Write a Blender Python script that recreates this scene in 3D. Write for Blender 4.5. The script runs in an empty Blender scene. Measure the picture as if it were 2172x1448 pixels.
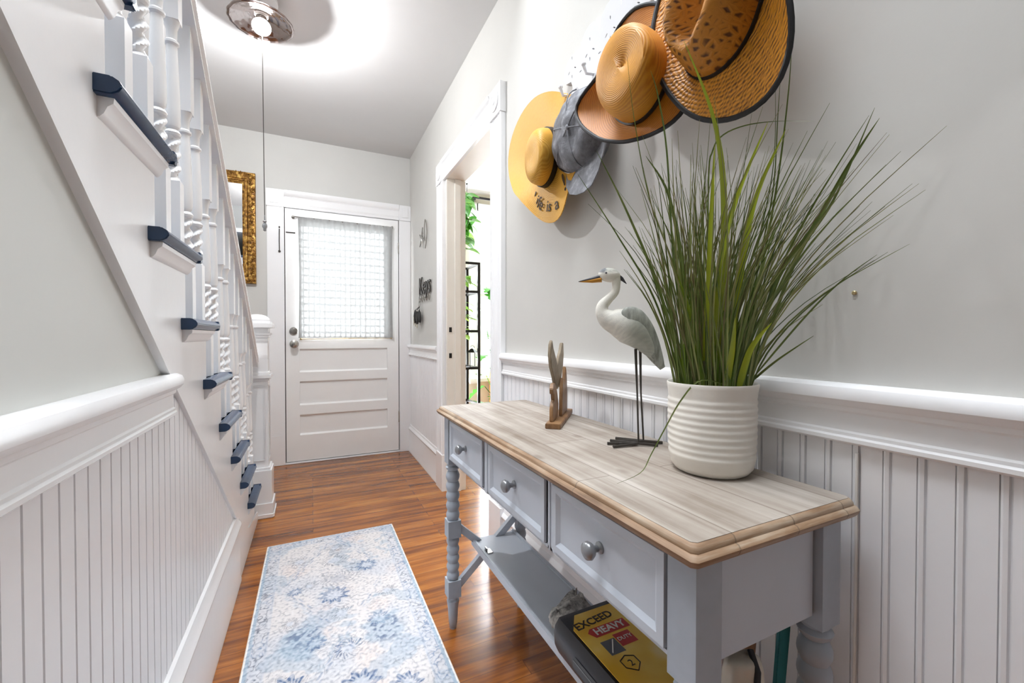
import bpy, bmesh, math, random
from mathutils import Vector, Matrix, noise
R = math.radians
S = bpy.context.scene
COL = S.collection
random.seed(7)

# ------------------------------------------------------------------ camera
FPX = 890.0
cd = bpy.data.cameras.new('camera'); cam = bpy.data.objects.new('camera', cd); COL.objects.link(cam)
cd.sensor_width = 36.0; cd.lens = 36.0 * FPX / 2172.0; cd.clip_start = 0.02
cam.location = (0, 0, 1.03)
cam.rotation_euler = (math.pi/2 - math.atan(12/FPX), 0, -R(25.5))
S.camera = cam
# ------------------------------------------------------------------ world, exposure
S.view_settings.view_transform = 'Standard'; S.view_settings.look = 'None'
S.view_settings.gamma = 1.0; S.view_settings.exposure = 1.56
S.view_settings.use_curve_mapping = False
w = bpy.data.worlds.new('world'); S.world = w; w.use_nodes = True
bg = w.node_tree.nodes['Background']
bg.inputs['Color'].default_value = (0.90, 0.945, 1.0, 1); bg.inputs['Strength'].default_value = 8.0
def lamp(name, kind, loc, energy, color=(1,1,1), size=0.1, size_y=None, rot=(0,0,0)):
    l = bpy.data.lights.new(name, kind); l.energy = energy; l.color = color
    if kind == 'AREA':
        l.size = size
        if size_y: l.shape = 'RECTANGLE'; l.size_y = size_y
    else: l.shadow_soft_size = size
    o = bpy.data.objects.new(name, l); o.location = loc; o.rotation_euler = rot; COL.objects.link(o); return o
LAMP = (-0.205, 2.30)
lamp('hall_lamp_light', 'POINT', (LAMP[0], LAMP[1], 2.435), 22, (0.95, 0.97, 1.0), 0.03)
# daylight is the sky itself, entering through the windows and an added skylight; these portals only guide the sampling
def portal(name, loc, sx, sy, rot):
    o = lamp(name, 'AREA', loc, 1, (1, 1, 1), sx, sy, rot); o.data.cycles.is_portal = True
portal('portal_living', (2.2, 4.47, 1.49), 1.06, 1.84, (R(-90), 0, 0))
portal('portal_added_skylight', (-0.225, 0.75, 4.92), 2.0, 1.5, (0, 0, 0))
portal('portal_door', (0.253, 3.93, 1.48), 0.69, 0.95, (R(-90), 0, 0))

# ------------------------------------------------------------------ materials
def srgb(r, g, b):
    f = lambda c: (c/255/12.92) if c/255 <= 0.04045 else ((c/255+0.055)/1.055)**2.4
    return (f(r), f(g), f(b), 1)
class NT:
    def __init__(s, name):
        s.m = bpy.data.materials.new(name); s.m.use_nodes = True; s.t = s.m.node_tree
        s.b = s.t.nodes['Principled BSDF']; s.o = s.t.nodes['Material Output']
    def n(s, typ, **kw):
        x = s.t.nodes.new(typ)
        for k, v in kw.items():
            if k in x.inputs: x.inputs[k].default_value = v
            else: setattr(x, k, v)
        return x
    def l(s, a, b): s.t.links.new(a, b)
    def coord(s, scale=(1,1,1), loc=(0,0,0), rot=(0,0,0), src='Object'):
        tc = s.n('ShaderNodeTexCoord'); mp = s.n('ShaderNodeMapping')
        mp.inputs['Scale'].default_value = scale; mp.inputs['Location'].default_value = loc; mp.inputs['Rotation'].default_value = rot
        s.l(tc.outputs[src], mp.inputs[0]); return mp.outputs[0]
    def ramp(s, fac, stops):
        r = s.n('ShaderNodeValToRGB'); e = r.color_ramp.elements
        while len(e) < len(stops): e.new(0.5)
        for i, (p, c) in enumerate(stops): e[i].position = p; e[i].color = c
        s.l(fac, r.inputs[0]); return r.outputs[0]
    def bump(s, h, strength=0.2, dist=0.01):
        b = s.n('ShaderNodeBump'); b.inputs['Strength'].default_value = strength; b.inputs['Distance'].default_value = dist
        s.l(h, b.inputs['Height']); s.l(b.outputs[0], s.b.inputs['Normal'])
    def mix(s, a, b, fac, blend='MIX'):
        m = s.n('ShaderNodeMix'); m.data_type = 'RGBA'; m.blend_type = blend
        for sock, v in ((m.inputs[6], a), (m.inputs[7], b), (m.inputs[0], fac)):
            if isinstance(v, (tuple, float, int)): sock.default_value = v
            else: s.l(v, sock)
        return m.outputs[2]
    def math(s, op, a, b=0.0):
        m = s.n('ShaderNodeMath', operation=op)
        for i, v in enumerate((a, b)):
            if isinstance(v, (float, int)): m.inputs[i].default_value = v
            else: s.l(v, m.inputs[i])
        return m.outputs[0]
    def noise(s, vec, scale, detail=4, rough=0.55):
        x = s.n('ShaderNodeTexNoise'); x.inputs['Scale'].default_value = scale
        x.inputs['Detail'].default_value = detail; x.inputs['Roughness'].default_value = rough
        s.l(vec, x.inputs['Vector']); return x.outputs[0]
def paint(name, rgb, rough=0.45, var=0.04, bump=0.06, scale=9, metal=0.0, spec=0.5, bscale=60):
    t = NT(name); c = srgb(*rgb); v = t.coord()
    n = t.noise(v, scale, 3)
    d = tuple(x*(1-var) for x in c[:3])+(1,); u = tuple(min(1, x*(1+var)) for x in c[:3])+(1,)
    t.l(t.ramp(n, [(0.3, d), (0.7, u)]), t.b.inputs['Base Color'])
    t.b.inputs['Roughness'].default_value = rough; t.b.inputs['Metallic'].default_value = metal
    t.b.inputs['Specular IOR Level'].default_value = spec
    if bump: t.bump(t.noise(v, bscale, 3), bump, 0.003)
    return t.m
M = {}
M['wall'] = paint('wall_paint', (210, 209, 205), 0.55, 0.015, 0.12, 5, bscale=35)
M['wall_r'] = paint('right_wall_paint', (202, 200, 195), 0.55, 0.015, 0.12, 5, bscale=35)
M['wall_l'] = paint('left_wall_paint', (210, 211, 206), 0.55, 0.015, 0.12, 5, bscale=30)
M['ceil'] = paint('ceiling_paint', (214, 213, 212), 0.8, 0.012, 0.1, 4)
M['upper'] = paint('added_well_paint', (150, 149, 146), 0.6, 0.015, 0.1, 5)  # dull grey for the added light well, lowers its bounce
M['trim'] = paint('gloss_white_trim', (246, 246, 247), 0.25, 0.01, 0.08, 6, bscale=25)
M['trim2'] = paint('beadboard_white', (244, 244, 246), 0.35, 0.012, 0.06, 6, bscale=25)
M['door'] = paint('door_white', (247, 247, 246), 0.32, 0.012, 0.06, 6, bscale=25)
M['rackw'] = paint('rack_white', (212, 212, 215), 0.45, 0.02, 0.1, 6)
M['cream'] = paint('cream_jamb', (238, 234, 226), 0.4, 0.02, 0.05)
M['living'] = paint('living_room_beige', (206, 198, 182), 0.6, 0.02, 0.05)
M['blue'] = paint('navy_tread_paint', (38, 62, 92), 0.22, 0.10, 0.15, 20, bscale=40)
M['table'] = paint('grey_blue_table_paint', (200, 207, 217), 0.4, 0.02, 0.05, 12)
M['tableleg'] = paint('shaded_leg_paint', (170, 178, 188), 0.45, 0.05, 0.1, 25)  # table paint toned down, carries the shade on the far leg
M['gap'] = paint('painted_gap_shade', (40, 36, 34), 0.9, 0.02, 0)  # near-black colour standing in for shade inside narrow openings
M['black'] = paint('black_metal', (30, 29, 29), 0.35, 0.1, 0.0, metal=0.4)
M['iron'] = paint('dark_iron', (70, 66, 62), 0.4, 0.12, 0.1, 40, metal=0.6)
M['silver'] = paint('aged_silver', (170, 166, 160), 0.25, 0.12, 0.08, 40, metal=0.95)
M['pewter'] = paint('pewter_knob', (150, 152, 155), 0.3, 0.1, 0.05, 60, metal=0.6)
M['pot'] = paint('cream_stoneware', (236, 231, 222), 0.42, 0.05, 0.15, 14, bscale=40)
M['soil'] = paint('dark_moss', (36, 34, 22), 0.95, 0.3, 0.8, 60)
M['hatband'] = paint('black_hatband', (22, 22, 26), 0.6, 0.1, 0.3, 40)
M['blackplastic'] = paint('black_plastic', (42, 43, 48), 0.38, 0.06, 0.08, 20)
M['teal'] = paint('teal_card', (10, 105, 110), 0.5, 0.05, 0)
M['brown'] = paint('brown_paper', (150, 120, 95), 0.7, 0.15, 0.2, 30)
M['bag'] = paint('white_cloth_bag', (214, 208, 194), 0.8, 0.06, 0.5, 20, bscale=25)
M['keyring'] = paint('brass_key', (186, 168, 128), 0.3, 0.1, 0.0, metal=0.8)
M['leather'] = paint('brown_black_leather', (34, 31, 29), 0.5, 0.3, 0.2, 30)
M['orange'] = paint('orange_plastic', (235, 150, 50), 0.5, 0.05, 0)
M['cord'] = paint('white_cord', (232, 230, 226), 0.5, 0.02, 0)

def mat_floor():
    t = NT('oak_strip_floor')
    v = t.coord()
    br = t.n('ShaderNodeTexBrick'); br.offset = 0.37; br.offset_frequency = 2
    br.inputs['Scale'].default_value = 1.0; br.inputs['Brick Width'].default_value = 0.95; br.inputs['Row Height'].default_value = 0.062
    br.inputs['Mortar Size'].default_value = 0.0011; br.inputs['Mortar Smooth'].default_value = 0.2; br.inputs['Bias'].default_value = 0.0
    br.inputs['Color1'].default_value = (0,0,0,1); br.inputs['Color2'].default_value = (1,1,1,1); br.inputs['Mortar'].default_value = (0.5,0.5,0.5,1)
    t.l(v, br.inputs['Vector'])
    sc = t.n('ShaderNodeMapping'); sc.inputs['Scale'].default_value = (2.2, 34, 1); t.l(v, sc.inputs[0])
    # shift the grain from board to board
    sh = t.n('ShaderNodeVectorMath', operation='ADD'); t.l(sc.outputs[0], sh.inputs[0])
    sx = t.n('ShaderNodeVectorMath', operation='SCALE'); t.l(br.outputs['Color'], sx.inputs[0]); sx.inputs['Scale'].default_value = 9.0
    t.l(sx.outputs[0], sh.inputs[1])
    g = t.noise(sh.outputs[0], 1.0, 7, 0.62)
    sc2 = t.n('ShaderNodeMapping'); sc2.inputs['Scale'].default_value = (1.1, 5, 1); t.l(v, sc2.inputs[0])
    g2 = t.noise(sc2.outputs[0], 1.6, 4, 0.6)
    f = t.math('ADD', t.math('MULTIPLY', g, 0.62), t.math('MULTIPLY', g2, 0.38))
    f = t.math('ADD', f, t.math('MULTIPLY', t.math('SUBTRACT', br.outputs['Color'], 0.5), 0.13))
    c = t.ramp(f, [(0.30, srgb(84, 44, 18)), (0.43, srgb(128, 72, 26)), (0.54, srgb(164, 98, 36)), (0.68, srgb(196, 132, 60))])
    c = t.mix(c, srgb(70, 38, 20), t.math('MULTIPLY', br.outputs['Fac'], 0.7))
    t.l(c, t.b.inputs['Base Color'])
    t.l(t.ramp(g, [(0.3, (0.26,)*3+(1,)), (0.7, (0.16,)*3+(1,))]), t.b.inputs['Roughness'])
    t.b.inputs['Coat Weight'].default_value = 0.25; t.b.inputs['Coat Roughness'].default_value = 0.10
    h = t.math('SUBTRACT', t.math('MULTIPLY', g, 0.25), t.math('MULTIPLY', br.outputs['Fac'], 1.0))
    h = t.math('ADD', h, t.math('MULTIPLY', br.outputs['Color'], 0.25))
    t.bump(h, 0.35, 0.002)
    return t.m
M['floor'] = mat_floor()

def mat_tabletop(name, cols, rough=0.6, gs=(55, 2.5, 30)):
    t = NT(name); v = t.coord()
    br = t.n('ShaderNodeTexBrick'); br.offset = 0.4
    mp = t.n('ShaderNodeMapping'); mp.inputs['Rotation'].default_value = (0, 0, R(90)); t.l(v, mp.inputs[0])
    br.inputs['Scale'].default_value = 1; br.inputs['Brick Width'].default_value = 0.6; br.inputs['Row Height'].default_value = 0.12
    br.inputs['Mortar Size'].default_value = 0.0012; br.inputs['Color1'].default_value = (0,0,0,1); br.inputs['Color2'].default_value = (1,1,1,1)
    br.inputs['Mortar'].default_value = (0.5,)*3+(1,)
    t.l(mp.outputs[0], br.inputs['Vector'])
    s1 = t.n('ShaderNodeMapping'); s1.inputs['Scale'].default_value = gs; t.l(v, s1.inputs[0])
    g = t.noise(s1.outputs[0], 1, 6, 0.6)
    g2 = t.noise(v, 6, 4, 0.6)
    f = t.math('ADD', t.math('MULTIPLY', g, 0.6), t.math('MULTIPLY', g2, 0.4))
    f = t.math('ADD', f, t.math('MULTIPLY', t.math('SUBTRACT', br.outputs['Color'], 0.5), 0.06))
    c = t.ramp(f, cols)
    vo = t.n('ShaderNodeTexVoronoi'); vo.inputs['Scale'].default_value = 1
    s2 = t.n('ShaderNodeMapping'); s2.inputs['Scale'].default_value = (11, 5.5, 1); t.l(v, s2.inputs[0]); t.l(s2.outputs[0], vo.inputs['Vector'])
    k = t.ramp(vo.outputs['Distance'], [(0.05, (1,)*3+(1,)), (0.13, (0,)*3+(1,))])
    c = t.mix(c, srgb(112, 98, 84), t.math('MULTIPLY', k, 0.55))
    c = t.mix(c, srgb(96, 82, 68), t.math('MULTIPLY', br.outputs['Fac'], 0.6))
    t.l(c, t.b.inputs['Base Color']); t.b.inputs['Roughness'].default_value = rough
    t.bump(t.math('SUBTRACT', g, br.outputs['Fac']), 0.3, 0.0015)
    return t.m
M['top'] = mat_tabletop('weathered_grey_wood', [(0.30, srgb(122, 108, 94)), (0.45, srgb(152, 141, 130)), (0.58, srgb(172, 163, 153)), (0.72, srgb(194, 187, 178))])
M['topedge'] = mat_tabletop('worn_brown_edge', [(0.33, srgb(96, 70, 48)), (0.47, srgb(150, 120, 92)), (0.58, srgb(176, 156, 134)), (0.72, srgb(200, 188, 172))], gs=(7, 3, 130))
M['wood'] = mat_tabletop('brown_carved_wood', [(0.3, srgb(92, 62, 38)), (0.5, srgb(132, 96, 62)), (0.7, srgb(168, 130, 90))], 0.5)

def mat_straw(name, base, dark, center, freq, bump=0.5, weave=False):
    t = NT(name)
    tc = t.n('ShaderNodeTexCoord'); mp = t.n('ShaderNodeMapping'); mp.inputs['Location'].default_value = tuple(-c for c in center)
    t.l(tc.outputs['Object'], mp.inputs[0])
    wv = t.n('ShaderNodeTexWave', wave_type='RINGS', rings_direction='SPHERICAL'); wv.inputs['Scale'].default_value = freq
    wv.inputs['Distortion'].default_value = 0.15 if not weave else 3.0; wv.inputs['Detail'].default_value = 1.5
    t.l(mp.outputs[0], wv.inputs['Vector'])
    nz = t.noise(mp.outputs[0], 120 if not weave else 70, 3)
    nb = t.noise(mp.outputs[0], 7, 2)
    if weave:
        w2 = t.n('ShaderNodeTexWave', wave_type='BANDS', bands_direction='DIAGONAL'); w2.inputs['Scale'].default_value = 60; w2.inputs['Distortion'].default_value = 8
        w2.inputs['Detail'].default_value = 2; t.l(mp.outputs[0], w2.inputs['Vector'])
        f = t.math('MULTIPLY', t.math('ADD', wv.outputs['Fac'], w2.outputs['Fac']), 0.5)
    else: f = wv.outputs['Fac']
    f2 = t.math('ADD', t.math('MULTIPLY', f, 0.45 if not weave else 0.6), t.math('MULTIPLY', nz, 0.35))
    f2 = t.math('ADD', f2, t.math('MULTIPLY', nb, 0.3))
    t.l(t.ramp(f2, [(0.25, srgb(*dark)), (0.75, srgb(*base))]), t.b.inputs['Base Color'])
    t.b.inputs['Roughness'].default_value = 0.5; t.bump(f, bump, 0.0015)
    return t.m
M['straw1'] = mat_straw('pale_straw', (222, 170, 66), (202, 142, 38), (0.66, 1.22, 1.62), 80, 0.3)
M['straw3'] = mat_straw('tan_straw', (212, 150, 46), (188, 120, 28), (0.585, 0.713, 1.600), 85, 0.35)
M['strawb'] = mat_straw('amber_brim_straw', (194, 122, 20), (166, 96, 10), (0.7, 0.784, 1.645), 70, 0.2)
M['straw4'] = mat_straw('woven_amber_straw', (222, 150, 42), (88, 42, 4), (0.70, 0.536, 1.626), 40, 1.0, True)
def mat_openweave():
    t = NT('open_weave_crown'); v = t.coord((1, 1, 1))
    vo = t.n('ShaderNodeTexVoronoi', feature='DISTANCE_TO_EDGE'); 
    mp = t.n('ShaderNodeMapping'); mp.inputs['Rotation'].default_value = (R(35), 0, 0); mp.inputs['Scale'].default_value = (50, 60, 120); t.l(v, mp.inputs[0])
    vo.inputs['Scale'].default_value = 1; t.l(mp.outputs[0], vo.inputs['Vector'])
    nz = t.noise(v, 90, 3)
    c = t.ramp(vo.outputs['Distance'], [(0.16, srgb(206, 140, 48)), (0.34, srgb(54, 34, 18))])
    c = t.mix(c, srgb(150, 88, 22), t.math('MULTIPLY', nz, 0.5))
    t.l(c, t.b.inputs['Base Color']); t.b.inputs['Roughness'].default_value = 0.5
    t.bump(t.math('SUBTRACT', 0.3, vo.outputs['Distance']), 0.7, 0.004)
    return t.m
M['openweave'] = mat_openweave()
def mat_cap():
    t = NT('washed_grey_denim'); v = t.coord()
    c = t.ramp(t.noise(v, 22, 4, 0.6), [(0.35, srgb(98, 98, 102)), (0.55, srgb(126, 127, 132)), (0.72, srgb(172, 174, 178))])
    t.l(c, t.b.inputs['Base Color']); t.b.inputs['Roughness'].default_value = 0.85; t.bump(t.noise(v, 240, 2), 0.5, 0.002); return t.m
M['cap'] = mat_cap()
def mat_grass(name, stops):
    t = NT(name); v = t.coord()
    a = t.n('ShaderNodeAttribute'); a.attribute_name = 'tone'
    f = t.math('ADD', t.math('MULTIPLY', t.noise(v, 14, 2), 0.3), t.math('MULTIPLY', a.outputs['Fac'], 0.7))
    t.l(t.ramp(f, stops), t.b.inputs['Base Color']); t.b.inputs['Roughness'].default_value = 0.4
    t.b.inputs['Subsurface Weight'].default_value = 0.0
    return t.m
M['grass'] = mat_grass('fine_grass', [(0.12, srgb(40, 58, 26)), (0.35, srgb(98, 118, 48)), (0.58, srgb(154, 160, 100)), (0.8, srgb(112, 98, 72))])
M['blade'] = mat_grass('bright_blade', [(0.1, srgb(60, 100, 20)), (0.5, srgb(136, 152, 26)), (0.9, srgb(186, 198, 56))])
M['leaf'] = mat_grass('house_plant_leaf', [(0.1, srgb(30, 96, 24)), (0.5, srgb(70, 150, 34)), (0.9, srgb(176, 214, 70))])
def mat_gold():
    t = NT('gilded_plaster'); v = t.coord()
    n = t.noise(v, 45, 4, 0.6)
    t.l(t.ramp(n, [(0.35, srgb(88, 56, 16)), (0.5, srgb(150, 104, 38)), (0.68, srgb(214, 176, 96))]), t.b.inputs['Base Color'])
    t.b.inputs['Roughness'].default_value = 0.38; t.b.inputs['Metallic'].default_value = 0.55; t.bump(n, 0.8, 0.006); return t.m
M['gold'] = mat_gold()
def mat_simple(name, **kw):
    t = NT(name)
    for k, v in kw.items(): t.b.inputs[k.replace('_', ' ')].default_value = v
    return t
M['mirror'] = mat_simple('mirror_glass', Base_Color=(0.9, 0.9, 0.9, 1), Metallic=1.0, Roughness=0.02).m
def mat_glass(name, tint=(1, 1, 1, 1), mixf=0.88):
    t = NT(name); tr = t.n('ShaderNodeBsdfTransparent'); gl = t.n('ShaderNodeBsdfGlossy'); gl.inputs['Roughness'].default_value = 0.02
    tr.inputs['Color'].default_value = tint
    mx = t.n('ShaderNodeMixShader'); mx.inputs[0].default_value = 1-mixf
    t.l(tr.outputs[0], mx.inputs[1]); t.l(gl.outputs[0], mx.inputs[2]); t.l(mx.outputs[0], t.o.inputs['Surface']); return t.m
M['pane'] = mat_glass('window_glass', mixf=0.94)
t_ = NT('smoked_pressed_glass'); t_.b.inputs['Base Color'].default_value = (0.50, 0.43, 0.41, 1); t_.b.inputs['Roughness'].default_value = 0.10; t_.b.inputs['Metallic'].default_value = 1.0
tr_ = t_.n('ShaderNodeBsdfTransparent'); tr_.inputs['Color'].default_value = (0.92, 0.88, 0.87, 1); mx_ = t_.n('ShaderNodeMixShader'); mx_.inputs[0].default_value = 0.84
t_.l(tr_.outputs[0], mx_.inputs[1]); t_.l(t_.b.outputs[0], mx_.inputs[2]); t_.l(mx_.outputs[0], t_.o.inputs['Surface']); M['dish'] = t_.m
def mat_emit(name, c, s):
    t = NT(name); e = t.n('ShaderNodeEmission'); e.inputs['Color'].default_value = c; e.inputs['Strength'].default_value = s
    t.l(e.outputs[0], t.o.inputs['Surface']); return t.m
M['bulb'] = mat_emit('lit_bulb', (1, 0.97, 0.95, 1), 9.0)
def mat_lace():
    t = NT('white_lace'); v = t.coord()
    wx = t.n('ShaderNodeTexWave', wave_type='BANDS', bands_direction='X'); wx.inputs['Scale'].default_value = 8; wx.inputs['Distortion'].default_value = 0.8; wx.inputs['Detail'].default_value = 3; t.l(v, wx.inputs['Vector'])
    wz = t.n('ShaderNodeTexWave', wave_type='BANDS', bands_direction='Z'); wz.inputs['Scale'].default_value = 5.5; wz.inputs['Distortion'].default_value = 0.8; wz.inputs['Detail'].default_value = 3; t.l(v, wz.inputs['Vector'])
    f = t.math('MAXIMUM', wx.outputs['Fac'], wz.outputs['Fac'])
    k = t.ramp(f, [(0.62, (0.958,)*3+(1,)), (0.88, (0.998,)*3+(1,))])
    tl = t.n('ShaderNodeBsdfTranslucent'); tl.inputs['Color'].default_value = (0.062, 0.064, 0.062, 1)
    df = t.n('ShaderNodeBsdfDiffuse'); df.inputs['Color'].default_value = (0.93, 0.93, 0.92, 1)
    m1 = t.n('ShaderNodeMixShader'); m1.inputs[0].default_value = 0.65; t.l(df.outputs[0], m1.inputs[1]); t.l(tl.outputs[0], m1.inputs[2])
    tr = t.n('ShaderNodeBsdfTransparent'); m2 = t.n('ShaderNodeMixShader'); t.l(k, m2.inputs[0]); t.l(tr.outputs[0], m2.inputs[1]); t.l(m1.outputs[0], m2.inputs[2])
    t.l(m2.outputs[0], t.o.inputs['Surface']); return t.m
M['lace'] = mat_lace()
def mat_attr(name, attr='col', rough=0.9, bump=0.0):
    t = NT(name); a = t.n('ShaderNodeAttribute'); a.attribute_name = attr
    t.l(a.outputs['Color'], t.b.inputs['Base Color']); t.b.inputs['Roughness'].default_value = rough
    if bump: t.bump(t.noise(t.coord(), 400, 2), bump, 0.002)
    return t.m
M['rug'] = mat_attr('printed_rug', bump=0.4)
M['heron'] = mat_attr('painted_heron', rough=0.6, bump=0.3)
def mat_feather(name, a, b, sc=(60, 60, 14)):
    t = NT(name); v = t.coord(sc); n = t.noise(v, 1.5, 4, 0.6)
    t.l(t.ramp(n, [(0.35, srgb(*a)), (0.65, srgb(*b))]), t.b.inputs['Base Color']); t.b.inputs['Roughness'].default_value = 0.6; t.bump(n, 0.4, 0.004); return t.m
M['wing'] = mat_feather('grey_feathers', (128, 130, 122), (176, 178, 170))
M['foil'] = mat_feather('crinkled_silver_wrap', (90, 88, 86), (215, 212, 206), (30, 40, 30))

# ------------------------------------------------------------------ mesh builder
class MB:
    def __init__(s): s.v = []; s.f = []; s.c = []
    def add(s, vs, fs, tone=None):
        o = len(s.v); s.v += [tuple(x) for x in vs]; s.f += [tuple(i+o for i in f) for f in fs]
        s.c += [tone if tone is not None else 0.5]*len(vs); return s
    def box(s, a, b):
        x0, y0, z0 = (min(a[i], b[i]) for i in range(3)); x1, y1, z1 = (max(a[i], b[i]) for i in range(3))
        return s.add([(x0,y0,z0),(x1,y0,z0),(x1,y1,z0),(x0,y1,z0),(x0,y0,z1),(x1,y0,z1),(x1,y1,z1),(x0,y1,z1)],
                     [(0,3,2,1),(4,5,6,7),(0,1,5,4),(1,2,6,5),(2,3,7,6),(3,0,4,7)])
    def prism(s, poly, fn, d0, d1):
        n = len(poly); vs = [fn(p[0], p[1], d0) for p in poly]+[fn(p[0], p[1], d1) for p in poly]
        return s.add(vs, [tuple(range(n))[::-1], tuple(range(n, 2*n))]+[(i, (i+1) % n, n+(i+1) % n, n+i) for i in range(n)])
    def strip(s, prof, fn, d0, d1):      # open profile swept along one axis
        n = len(prof); vs = [fn(p[0], p[1], d0) for p in prof]+[fn(p[0], p[1], d1) for p in prof]
        return s.add(vs, [(i, i+1, n+i+1, n+i) for i in range(n-1)])
    def rings(s, rings, cap=(True, True), closed=True, tone=None):
        n = len(rings[0]); vs = [p for r in rings for p in r]; fs = []
        for i in range(len(rings)-1):
            for j in range(n if closed else n-1):
                k = (j+1) % n; fs.append((i*n+j, i*n+k, (i+1)*n+k, (i+1)*n+j))
        if cap[0]: fs.append(tuple(range(n))[::-1])
        if cap[1]: fs.append(tuple(range((len(rings)-1)*n, len(rings)*n)))
        return s.add(vs, fs, tone)
    def lathe(s, prof, c=(0,0,0), n=20, cap=(True, True), fn=None, mat=None):
        rs = []
        for r, z in prof:
            ring = []
            for j in range(n):
                a = 2*math.pi*j/n; rr = fn(r, z, a) if fn else r
                p = Vector((rr*math.cos(a), rr*math.sin(a), z))
                if mat: p = mat @ p
                ring.append((p.x+c[0], p.y+c[1], p.z+c[2]))
            rs.append(ring)
        return s.rings(rs, cap)
    def tube(s, pts, rad, n=8, cap=(True, True), sx=1.0, side=None, tone=None):
        P = [Vector(p) for p in pts]; m = len(P)
        if not isinstance(rad, (list, tuple)): rad = [rad]*m
        rs = []; up = None
        for i in range(m):
            d = (P[min(i+1, m-1)]-P[max(i-1, 0)]).normalized()
            if side is not None:
                a = Vector(side); a = (a-d*a.dot(d)).normalized()
            else:
                if up is None: up = Vector((0,0,1)) if abs(d.z) < 0.9 else Vector((1,0,0))
                a = d.cross(up).normalized(); up = a.cross(d).normalized()
            b = a.cross(d).normalized()
            rs.append([tuple(P[i]+a*(rad[i]*sx*math.cos(2*math.pi*j/n))+b*(rad[i]*math.sin(2*math.pi*j/n))) for j in range(n)])
        return s.rings(rs, cap, tone=tone)
    def ellipsoid(s, c, r, n=16, m=10, rot=None):
        rs = []
        for i in range(m+1):
            t = math.pi*i/m; ring = []
            for j in range(n):
                a = 2*math.pi*j/n; st = max(math.sin(t), 0.001)
                p = Vector((r[0]*st*math.cos(a), r[1]*st*math.sin(a), -r[2]*math.cos(t)))
                if rot: p = rot @ p
                ring.append((p.x+c[0], p.y+c[1], p.z+c[2]))
            rs.append(ring)
        return s.rings(rs)
def obj(name, mb, mat, parent=None, smooth=False, bevel=0, seg=2, kind=None, sharp=35):
    me = bpy.data.meshes.new(name); me.from_pydata(mb.v, [], mb.f)
    bm = bmesh.new(); bm.from_mesh(me); bmesh.ops.recalc_face_normals(bm, faces=bm.faces)
    if bevel: bmesh.ops.bevel(bm, geom=[e for e in bm.edges if len(e.link_faces) == 2 and e.calc_face_angle(0) > 0.5], offset=bevel, segments=seg, affect='EDGES', clamp_overlap=True)
    bm.to_mesh(me); bm.free()
    if not bevel and len(me.vertices) == len(mb.c):
        at = me.attributes.new('tone', 'FLOAT', 'POINT'); at.data.foreach_set('value', mb.c)
    if smooth or bevel:
        for p in me.polygons: p.use_smooth = True
        me.set_sharp_from_angle(angle=R(sharp))
    me.materials.append(mat)
    o = bpy.data.objects.new(name, me); COL.objects.link(o)
    if parent: o.parent = parent; o.location = -world_of(parent)
    if kind: o['kind'] = kind
    return o
def world_of(p):
    v = Vector(p.location)
    while p.parent: p = p.parent; v = v+Vector(p.location)
    return v
def thing(name, label, cat, loc=(0,0,0), group=None):
    o = bpy.data.objects.new(name, None); COL.objects.link(o); o.location = loc; o.empty_display_size = 0.05
    return tag(o, label, cat, group)
def tag(o, label, cat, group=None):
    o['label'] = label; o['category'] = cat
    if group: o['group'] = group
    return o
def recenter(o):     # put a one-mesh thing's origin at the middle of its base
    vs = [v.co for v in o.data.vertices]
    c = Vector(((min(v.x for v in vs)+max(v.x for v in vs))/2, (min(v.y for v in vs)+max(v.y for v in vs))/2, min(v.z for v in vs)))
    return c
def YZ(x_dir=1):     # (u, v, depth) -> world with u = Y, v = Z, depth = X
    return lambda u, v, d: (d, u, v)
XZ = lambda u, v, d: (u, d, v)
XY = lambda u, v, d: (u, v, d)

# ================================================================== THE SETTING
WX = 0.80; WL = -0.299; YF = 3.80; YB = -2.5; ZC = 2.61; RW = 0.125
obj('floor', MB().box((-1.3, YB, -0.06), (4.2, 4.5, 0)), M['floor'], kind='structure')
SA, SB, SH = 0.0, 1.50, 4.9
m0 = MB().box((-1.3, SB, ZC), (4.2, 4.5, ZC+0.06)).box((-1.3, YB, ZC), (4.2, SA, ZC+0.06)).box((WX, SA, ZC), (4.2, SB, ZC+0.06))
obj('ceiling', m0, M['ceil'], kind='structure')
# light well and skylight added out of view to brighten the near hall
m0 = MB().box((-1.3, SB, ZC+0.06), (WX+0.05, SB+0.05, SH)).box((-1.3, SA-0.05, ZC+0.06), (WX+0.05, SA, SH)).box((-1.3, SA, ZC), (-1.25, SB, SH)).box((WX, SA, ZC+0.06), (WX+0.05, SB, SH))
obj('added_light_well', m0, M['upper'], kind='structure')
m0 = MB().box((-1.25, 0.74, SH-0.03), (WX, 0.77, SH)).box((-0.24, SA, SH-0.03), (-0.21, SB, SH))
sk = obj('added_skylight', m0, M['trim'], kind='structure')
# right wall with the doorway
DN, DF, DH = 1.872, 2.66, 2.054
mb = MB().box((WX, YB, 0), (WX+RW, DN-0.018, ZC)).box((WX, DF+0.028, 0), (WX+RW, YF+0.1, ZC)).box((WX, DN-0.018, DH+0.018), (WX+RW, DF+0.028, ZC))
obj('wall_right', mb, M['wall_r'], kind='structure')
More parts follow.
